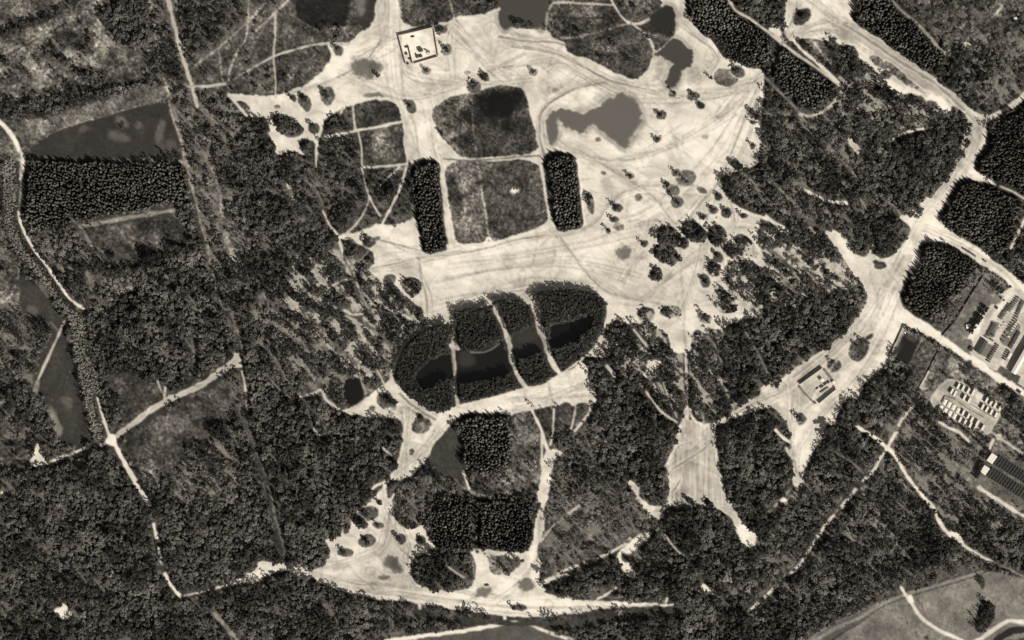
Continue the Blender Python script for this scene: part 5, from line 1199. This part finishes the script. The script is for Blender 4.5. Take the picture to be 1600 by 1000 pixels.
def wall(a, b, h, th, mat, label, cat='wall', name='compound_wall', cap=None, group=None):
    L_ = math.hypot(b[0] - a[0], b[1] - a[1]); e = empty(name, (a[0] + b[0]) / 2, (a[1] + b[1]) / 2, ang_of(a, b))
    n = max(1, int(round(L_ / 10)))
    pw = L_ / n
    me = MB().box(0, 0, -.8, pw - .25, th, h + .8).mesh('panel', mat)
    for i in range(n):
        o = bpy.data.objects.new('panel', me); COL.objects.link(o); o.parent = e; o.location = (-L_ / 2 + pw * (i + .5), 0, 0)
    pm = MB().box(0, 0, -.8, .6, th + .3, h + 1.0).mesh('pier', cap or mat)
    for i in range(n + 1):
        o = bpy.data.objects.new('pier', pm); COL.objects.link(o); o.parent = e; o.location = (-L_ / 2 + pw * i, 0, 0)
    tag(e, label, cat, group)
    return e


def bank(a, b, h, w, mat, label, name='earth_bank'):
    L_ = math.hypot(b[0] - a[0], b[1] - a[1]); rnd = random.Random(int(a[0]))
    n = max(4, int(L_ / 3)); V = []; F = []
    for i in range(n + 1):
        x = -L_ / 2 + L_ * i / n; hh = h * rnd.uniform(.75, 1.15); ww = w * rnd.uniform(.9, 1.1)
        if i in (0, n): hh *= .3
        V += [(x, -ww / 2, -.6), (x, -ww * .15, hh), (x, ww * .15, hh), (x, ww / 2, -.6)]
    for i in range(n):
        for k in range(3): F.append((4 * i + k, 4 * i + 4 + k, 4 * i + 5 + k, 4 * i + 1 + k))
    F.append((0, 1, 2, 3)); F.append((4 * n + 3, 4 * n + 2, 4 * n + 1, 4 * n))
    me = bpy.data.meshes.new(name); me.from_pydata(V, [], F); me.materials.append(mat); me.update()
    o = bpy.data.objects.new(name, me); COL.objects.link(o)
    mx, my = (a[0] + b[0]) / 2, (a[1] + b[1]) / 2
    o.location = (mx - 800, 500 - my, zat(mx, my)); o.rotation_euler = (0, 0, ang_of(a, b))
    tag(o, label, 'earth bank')
    return o


# square compound
wall((623, 56), (677, 43.5), 6.2, .8, M_PALE, 'long pale wall along the top side of the square compound')
wall((623, 56), (627, 72), 5.0, .8, M_PALE, 'short upper piece of the left wall of the square compound')
wall((627.5, 74), (635, 101), 5.0, .8, M_PALE, 'longer lower piece of the left wall of the square compound')
wall((678.5, 47), (685, 87), 4.0, .8, M_PALE, 'right side wall of the square compound')
wall((648, 99.5), (684, 89), 4.4, .8, M_PALE, 'bottom wall of the square compound right of its entrance')
wall((639, 73), (645.5, 100), 4.4, .7, M_PALE, 'inner partition wall parallel to the left side of the square compound')


def hut(px, py, lx, ly, h, ang, wm, rm, label, cat='hut', name='hut', group=None, flat=True):
    e = empty(name, px, py, ang)
    MB().box(0, 0, -.6, lx, ly, h + .6).build('wall', wm, e)
    rf = (MB().box(0, 0, h + .01, lx + .5, ly + .5, .3) if flat else MB().prism_roof(h + .01, lx + .6, ly + .6, ly * .22)).build('roof', rm, e)
    MB().box(0, -ly / 2 - .05, 0, min(1.2, lx * .3), .1, min(2.1, h * .8)).build('door', M_DARK, e)
    for i in (-1, 1):
        if lx > 4: MB().box(i * lx * .3, -ly / 2 - .04, 1.0, .9, .08, .8).build('window', M_DARK, e)
    tag(e, label, cat, group)
    return e


A1 = math.radians(13)
for (x, y, lx, ly, h, rm, lb) in ((645, 57.5, 5, 1.5, 1.8, M_DARK, 'small dark hut alone in the upper part of the square compound'), (657.5, 78.5, 6, 5, 4.5, M_DARKR, 'largest dark shed in the middle of the square compound'), (651.5, 88, 2, 6, 2.4, M_DARKR, 'narrow dark shed left of the pair near the compound bottom'), (657, 88, 6, 3, 2.4, M_DARKR, 'dark shed right of the pair near the compound bottom'),
                           (636, 73.5, 6, 1.6, 2, M_DARK, 'dark hut at the upper end of the inner partition'), (635, 84, 3, 3, 2, M_DARK, 'dark hut midway in the left strip of the square compound'), (641, 92, 4, 1.8, 2, M_DARK, 'dark hut touching the partition near its lower end'), (637, 99.5, 3, 2.5, 2, M_DARK, 'dark hut at the entrance of the square compound')):
    hut(x, y, lx, ly, h, A1, M_DARK, rm, lb)


def tracked(px, py, ang, mat, label):
    e = empty('armoured_vehicle', px, py, ang)
    MB().box(0, 0, .6, 6.4, 2.6, 1.1, top=.86).build('hull', mat, e)
    t = MB().box(-.4, 0, 1.7, 2.8, 2.0, .8, top=.8).build('turret', mat, e)
    MB().box(2.6, 0, 2.0, 3.6, .25, .25).build('gun_barrel', mat, t)
    for s in (-1, 1): MB().box(0, s * 1.35, .05, 6.2, .55, .9, top=.9).build('track', M_DARK, e)
    tag(e, label, 'armoured vehicle')
    return e


tracked(669, 83, -.4, M_WHITE, 'whitish target vehicle hulk in the lower right of the square compound')
bank((662, 76), (672, 81), 2.2, 3, M_EARTH, 'short dark earth mound above the white hulk')
# diamond compound
wall((1250, 600.5), (1285, 575), 6, 1.0, M_PALE, 'tall wall along the upper left side of the diamond compound')
wall((1280, 630), (1307, 607.5), 6.2, 1.0, M_PALE, 'tall wall along the lower right side of the diamond compound')
bank((1247, 602), (1274, 632), 1.4, 5, M_EARTH, 'low earth bank along the lower left side of the diamond compound')
bank((1287, 576), (1304, 598), 1.3, 5, M_EARTH, 'low earth bank along the upper right side of the diamond compound')
bank((1253, 606), (1274, 628), .8, 2, M_SANDW, 'pale inner ridge beside the lower left bank of the diamond compound')


def tank(px, py, r, h, label):
    e = empty('water_tank', px, py)
    MB().cyl(0, 0, -.4, r, h + .4).build('shell', M_WHITE, e); MB().cyl(0, 0, h, r + .15, .7, r2=.3).build('lid', M_WHITE, e)
    MB().box(r + .15, 0, 0, .1, .6, h).build('ladder', M_FRAME, e)
    tag(e, label, 'water tank')


tank(1284, 593.5, 2.8, 5.2, 'white round tank in the upper part of the diamond compound')
tank(1302, 597, 2.4, 3.8, 'white round tank at the right corner of the diamond compound')
A2 = ang_of((1250, 600), (1285, 575))
for i, (x, y, l_) in enumerate(((1278, 608, 5), (1284, 604, 6), (1289.5, 600, 5), (1294.5, 597.5, 4))):
    hut(x, y, l_, 1.8, 2.2, A2, M_DARK, (M_PALE if i == 0 else M_DARKR), ('pale-roofed shed at the left end of the shed row in the diamond compound', 'second shed from the left in the diamond compound row', 'third shed from the left in the diamond compound row', 'shed at the right end of the row in the diamond compound')[i])
hut(1288.5, 609.5, 15, 1.6, 1.8, A2, M_DARK, M_GREYR, 'long low shed below the shed row in the diamond compound')
for i, (x, y, l_) in enumerate(((1282.5, 577.5, 'top'), (1252.5, 600.5, 'left'), (1276, 631, 'bottom'), (1305.5, 606.5, 'right'))):
    e = empty('corner_post', x, y, A2); MB().box(0, 0, -.3, 1.6, 1.6, 5.3).build('shaft', M_WHITE, e); MB().box(0, 0, 5.01, 2.0, 2.0, .3).build('cap', M_WHITE, e)
    tag(e, f'white post at the {l_} corner of the diamond compound', 'post', 'white corner posts of the diamond compound')

# camp of white cabins
ZF = 11.364
AC = math.radians(-27.5)


def cam_xy(x, y): return 1440 + x / ZF, 580 + y / ZF


def cabin():
    e = empty('cabin', 0, 0, 0, 0)
    MB().box(0, 0, -.5, 3.0, 8.2, 5.3).build('wall', M_PALE, e)
    MB().box(0, 0, 4.81, 3.2, 8.5, .25).build('roof', M_WHITE, e)
    MB().box(1.53, 1.5, 0, .06, 1.1, 2.1).build('door', M_DARK, e)
    for i in (-1.6, -2.9): MB().box(1.53, i, 1.2, .06, .8, .9).build('window', M_DARK, e)
    return e


def pad():
    e = empty('tent', 0, 0, 0, 0)
    MB().box(0, 0, -.4, 5.0, 8.2, 1.5).build('wall', M_WHITE, e)
    m = MB(); m.prism_roof(0, 8.6, 5.3, .5)
    m.v = [(-y, x, z + 1.11) for x, y, z in m.v]
    m.build('roof', M_WHITE, e)
    return e


ROWS = [('upper left row', [(648, 265), (733, 300), (825, 345), (908, 385)]), ('second row on the left', [(535, 355), (590, 395), (755, 465), (843, 515)]), ('upper right row', [(1150, 512), (1228, 558), (1300, 603), (1392, 645)]),
        ('second row on the right', [(1080, 630), (1155, 675), (1235, 725), (1315, 775)]), ('upper of the two bottom rows', [(735, 735), (825, 795), (885, 860), (985, 915)]), ('lowest row', [(680, 860), (765, 910), (860, 955), (950, 1000), (1085, 1000)])]
proto = cabin(); first = True
for rn, lst in ROWS:
    for i, (x, y) in enumerate(lst):
        o = proto if first else copy_tree(proto); first = False
        px, py = cam_xy(x, y); o.location = (px - 800, 500 - py, zat(px, py)); o.rotation_euler = (0, 0, AC + random.uniform(-.02, .02))
        tag(o, f'{("leftmost", "second", "third", "fourth", "rightmost")[i]} narrow white cabin of the camp, {rn}', 'cabin', 'narrow white cabins of the camp')
PADS = [('upper', [(412, 550), (488, 595), (565, 640), (645, 700)]), ('lower', [(340, 655), (420, 705), (500, 750), (585, 800)])]
proto = pad(); first = True
for rn, lst in PADS:
    for i, (x, y) in enumerate(lst):
        o = proto if first else copy_tree(proto); first = False
        px, py = cam_xy(x, y); o.location = (px - 800, 500 - py, zat(px, py)); o.rotation_euler = (0, 0, AC)
        tag(o, f'{("leftmost", "second", "third", "rightmost")[i]} broad low white tent in the {rn} tent row of the camp', 'tent', 'broad white tents of the camp')
CW = [((420, 430), (600, 500), 'top edge of the tent yard left part'), ((670, 560), (860, 690), 'middle of the camp lane'), ((870, 590), (1290, 830), 'lower side of the right cabins'), ((410, 440), (350, 545), 'upper left end of the tent yard'), ((310, 600), (275, 660), 'lower left end of the tent yard'), ((920, 715), (1100, 820), 'right part of the camp lane'), ((1370, 730), (1300, 835), 'right end of the right cabins')]
for a, b, l_ in CW:
    wall(cam_xy(*a), cam_xy(*b), 1.6, .4, M_DARK, 'low dark fence at the ' + l_, 'fence', 'camp_fence')
for a, b, l_ in (((615, 155), (950, 340), 'above the upper left cabins'), ((1140, 420), (1380, 565), 'above the upper right cabins'), ((600, 825), (760, 930), 'below the lowest cabins')):
    wall(cam_xy(*a), cam_xy(*b), .5, .7, M_SANDW, 'low pale kerb wall ' + l_, 'wall', 'kerb_wall')


# fences and hedges by the base
def fence(a, b, h, label, name='fence'):
    L_ = math.hypot(b[0] - a[0], b[1] - a[1]); e = empty(name, (a[0] + b[0]) / 2, (a[1] + b[1]) / 2, ang_of(a, b))
    n = max(1, int(L_ / 5)); pm = MB().box(0, 0, -.6, .25, .25, h + .8).mesh('post', M_DARK)
    bm1 = MB().box(0, 0, .15, L_ / n - .3, .18, h - .15).mesh('board_panel', M_DARK)
    for i in range(n + 1):
        o = bpy.data.objects.new('post', pm); COL.objects.link(o); o.parent = e; o.location = (-L_ / 2 + L_ * i / n, 0, 0)
    for i in range(n):
        o = bpy.data.objects.new('board_panel', bm1); COL.objects.link(o); o.parent = e; o.location = (-L_ / 2 + L_ * (i + .5) / n, 0, 0)
    tag(e, label, 'fence')


fence((1543, 420), (1516, 462), 3.0, 'upper length of the dark fence beside the spruce square'); fence((1515.5, 463), (1491, 503), 3.0, 'middle length of the dark fence right of the spruce square'); fence((1490.5, 504), (1472, 524), 3.0, 'lower length of the dark fence right of the spruce square')
fence((1412, 507), (1388, 559), 2.6, 'dark fence along the left side of the reservoir'); fence((1413, 507), (1468, 541), 2.2, 'dark fence along the top side of the reservoir'); fence((1468, 543), (1431, 617), 2.0, 'dark fence from the road junction down past the reservoir scrub')

# base: barn, long hall, sheds
AB = ang_of((1540, 420), (1491, 503))      # long axis of the base (about 60 degrees)


def hall(px, py, lx, ly, h, ang, roof_m, label, flat=False, name='hall', cat='hall'):
    e = empty(name, px, py, ang)
    MB().box(0, 0, -.6, lx, ly, h + .6).build('wall', M_PALE, e)
    if flat:
        MB().box(0, 0, h + .01, lx + .6, ly + .6, .35).build('roof', roof_m, e)
    else:
        m = MB(); m.prism_roof(h + .01, lx + .8, ly + .8, ly * .16); m.build('roof', roof_m, e)
    for k in range(int(lx // 6)):
        for s in (-1, 1): MB().box(-lx / 2 + 3 + 6 * k, s * (ly / 2 + .03), h * .35, 2, .06, h * .3).build('window', M_DARK, e)
    MB().box(lx / 2 + .04, 0, 0, .08, min(4, ly * .5), h * .7).build('door', M_DARK, e)
    tag(e, label, cat)
    return e


AH = math.radians(60)
hall(1533, 541, 22, 10, 3.4, AH, M_DARKR, 'black-roofed barn between the round lawn and the vehicle yard', name='barn', cat='barn')
hall(1597.5, 556, 62, 8, 9, AH, M_WHITE, 'long bright-roofed hall cut by the right edge of the photo')
hall(1517, 545, 6, 5, 2.6, AH, M_DARKR, 'small dark shed touching the round lawn', name='shed', cat='shed')
hall(1513.5, 510, 8, 6, 2.4, math.radians(10), M_WHITE, 'small bright hut left of the dark hedge', name='hut', cat='hut')
hall(1577, 556, 9, 3.4, 2.8, AH, M_WHITE, 'short bright shed beside the yard lane', name='shed', cat='shed')
hall(1557, 453, 3, 3, 2.5, AH, M_DARKR, 'tiny dark kiosk by the yard road', name='kiosk', cat='kiosk')
hall(1557, 481, 3.4, 3.4, 2.5, AH, M_DARKR, 'small dark guard box beside the pale yard road', name='guard_box', cat='guard box')
hall(1549.4, 716.2, 14, 10, 4.5, math.radians(55), M_WHITE, 'upper white flat-roofed hut at the end of the solar racks', flat=True, name='white_hut', cat='hut')
hall(1538.4, 734.4, 12, 9.5, 4.5, math.radians(55), M_WHITE, 'lower white flat-roofed hut at the end of the solar racks', flat=True, name='white_hut', cat='hut')
hall(1592, 612, 4, 5, 2.5, AH, M_DARKR, 'little dark shed right of the bent sand road', name='shed', cat='shed')
hall(1586, 29, 4, 3, 2.4, .3, M_WHITE, 'tiny bright hut in the heath at the upper right corner', name='hut', cat='hut')
hall(833, 794.5, 4, 2.4, 2.2, 0, M_WHITE, 'tiny white hut at the upper right corner of the twin dark block', name='hut', cat='hut')

# dense hedge belt inside the base (joined into its own scatter of small trees)
hx, hy = [], []
for (a, b, w_) in (((1541, 479), (1515, 520), 7), ((1545, 703), (1536, 716), 5), ((1534, 720), (1525, 746), 6), ((1568, 468), (1566, 468), 3)):
    n = int(math.hypot(b[0] - a[0], b[1] - a[1]) * w_ / 3)
    for i in range(n):
        t = random.random(); o = random.uniform(-w_ / 2, w_ / 2); dx, dy = b[0] - a[0], b[1] - a[1]; L_ = math.hypot(dx, dy)
        hx.append(a[0] + dx * t - dy / L_ * o); hy.append(a[1] + dy * t + dx / L_ * o)
hx = np.array(hx); hy = np.array(hy)
scatter('dark_hedge', hx, hy, np.random.default_rng(3).uniform(.45, .62, len(hx)), np.full(len(hx), .6), np.full(len(hx), .05), JMESH[1], 'dark clipped hedge belts inside the base and beside the solar racks', 'hedge')


# solar racks
def rack():
    e = empty('solar_rack', 0, 0, 0, 0)
    L_ = 17.0
    for i in range(3):
        m = MB(); b = 0
        w2 = (L_ / 3 - .15) / 2; cx = -L_ / 3 + i * L_ / 3
        m.v = [(cx - w2, -1.6, 1.1), (cx + w2, -1.6, 1.1), (cx + w2, 1.6, 2.6), (cx - w2, 1.6, 2.6), (cx - w2, -1.6, 1.0), (cx + w2, -1.6, 1.0), (cx + w2, 1.6, 2.5), (cx - w2, 1.6, 2.5)]
        m.f = [(0, 1, 2, 3), (7, 6, 5, 4), (0, 4, 5, 1), (1, 5, 6, 2), (2, 6, 7, 3), (3, 7, 4, 0)]
        m.build('panel', M_PANEL, e)
    MB().box(0, -1.85, 1.0, L_, .45, .15).box(-8, .6, -.4, .2, .2, 2.3).box(8, .6, -.4, .2, .2, 2.3).box(0, .6, -.4, .2, .2, 2.3).build('frame', M_FRAME, e)
    return e


proto = rack(); first = True
ax = (4.15, 2.62)
for col, (sx, sy) in (('upper', (1558.5, 719.5)), ('lower', (1547, 738))):
    for i in range(17 if col == 'upper' else 17):
        px, py = sx + ax[0] * i, sy + ax[1] * i
        if px > 1622: break
        o = proto if first else copy_tree(proto); first = False
        o.location = (px - 800, 500 - py, zat(px, py)); o.rotation_euler = (0, 0, math.radians(54))
        tag(o, f'dark solar rack of the {col} bank, {ordinal(i + 1)} from the white huts', 'solar rack', 'solar racks at the lower right')


# vehicles
def truck():
    e = empty('parked_truck', 0, 0, 0, 0)
    MB().box(-.8, 0, 1.0, 4.4, 2.3, 1.7, top=.94).build('cargo_cover', M_OLIVE, e)
    MB().box(2.3, 0, .7, 1.7, 2.2, 1.6, top=.88).build('cab', M_OLIVE, e)
    for x in (-2.2, -1.1, 2.3):
        for s in (-1, 1): MB().hcyl(x, s * 1.0, .5, .5, .3, 8).build('wheel', M_DARK, e)
    return e


def van():
    e = empty('parked_van', 0, 0, 0, 0)
    MB().box(-.2, 0, .4, 4.6, 2.0, 1.3, top=.95).build('body', M_WHITE, e)
    MB().box(-.5, 0, 1.71, 3.4, 1.8, .5, top=.9).build('roof', M_WHITE, e)
    for x in (-1.5, 1.5):
        for s in (-1, 1): MB().hcyl(x, s * .95, .4, .4, .25, 8).build('wheel', M_DARK, e)
    return e


pt, pv = truck(), van()
used = {'t': False, 'v': False}


def park(kind_, px, py, ang, label, group):
    p = pt if kind_ == 't' else pv
    o = p if not used[kind_] else copy_tree(p); used[kind_] = True
    o.location = (px - 800, 500 - py, zat(px, py)); o.rotation_euler = (0, 0, ang)
    tag(o, label, 'truck' if kind_ == 't' else 'van', group)


VROWS = [((1590, 465), (1576, 485), 8, 't', 'far upper row of the vehicle yard'), ((1577, 476), (1563, 497), 9, 't', 'row along the pale yard road'), ((1598, 471), (1589, 491), 8, 't', 'row at the right edge of the yard'), ((1588, 495), (1578, 513), 6, 't', 'row above the bright vans'), ((1590, 503), (1580, 516), 5, 'v', 'bright van row at the right of the yard'),
         ((1553, 507), (1541, 527), 8, 't', 'row beside the wide pale strip'), ((1592, 519), (1578, 543), 11, 't', 'row along the inner lane'), ((1575, 548), (1569, 561), 5, 't', 'short row beside the lane shed'), ((1558, 539), (1544, 564), 9, 't', 'row below the barn yard'), ((1570, 505), (1562, 514), 3, 'v', 'scattered bright vans mid yard'), ((1576, 516), (1566, 532), 4, 't', 'loose line mid yard'), ((1572, 520), (1576, 526), 2, 'v', 'pair mid yard'), ((1568, 488), (1566, 495), 2, 'v', 'pair near the road'), ((1551, 524), (1549, 531), 2, 't', 'pair near the barn')]
for a, b, n, kd, rn in VROWS:
    for i in range(n):
        t = i / max(1, n - 1); px = a[0] + (b[0] - a[0]) * t + random.uniform(-.2, .2); py = a[1] + (b[1] - a[1]) * t
        park(kd, px, py, AH + math.pi / 2 + random.uniform(-.06, .06) + (math.pi if random.random() < .5 else 0), f'{"dark truck" if kd == "t" else "bright van"}, {"topmost" if i == 0 else ordinal(i + 1) + " down"}, {rn}', 'dark trucks parked in the vehicle yard' if kd == 't' else 'bright vans parked in the vehicle yard')
for (x, y, lb) in ((1506.5, 389.5, 'first dark truck of the convoy on the road below the sand crossing'), (1510.5, 392, 'second dark truck of the convoy below the sand crossing'), (1516, 395, 'third dark truck of the convoy'), (1522, 399, 'fourth dark truck of the convoy'), (1538.5, 407.5, 'dark truck driving alone ahead of the convoy')):
    park('t', x, y, math.radians(-33), lb, 'trucks driving on the lower right sand road')
park('t', 289.5, 88, math.radians(-75), 'dark truck on the pale track at the upper left', 'trucks on the forest tracks')
park('t', 173.5, 674, math.radians(-70), 'dark truck just above the white left crossroads', 'trucks on the forest tracks')
park('t', 761, 914.5, .2, 'dark truck on the sand left of the bottom junction', 'trucks on the forest tracks')
park('t', 817, 877, .5, 'dark truck beside the path right of the scrub island', 'trucks on the forest tracks')

tot = sum(len(o.data.polygons) for o in bpy.data.objects if o.type == 'MESH')
print('objects', len(bpy.data.objects), 'polys', tot)
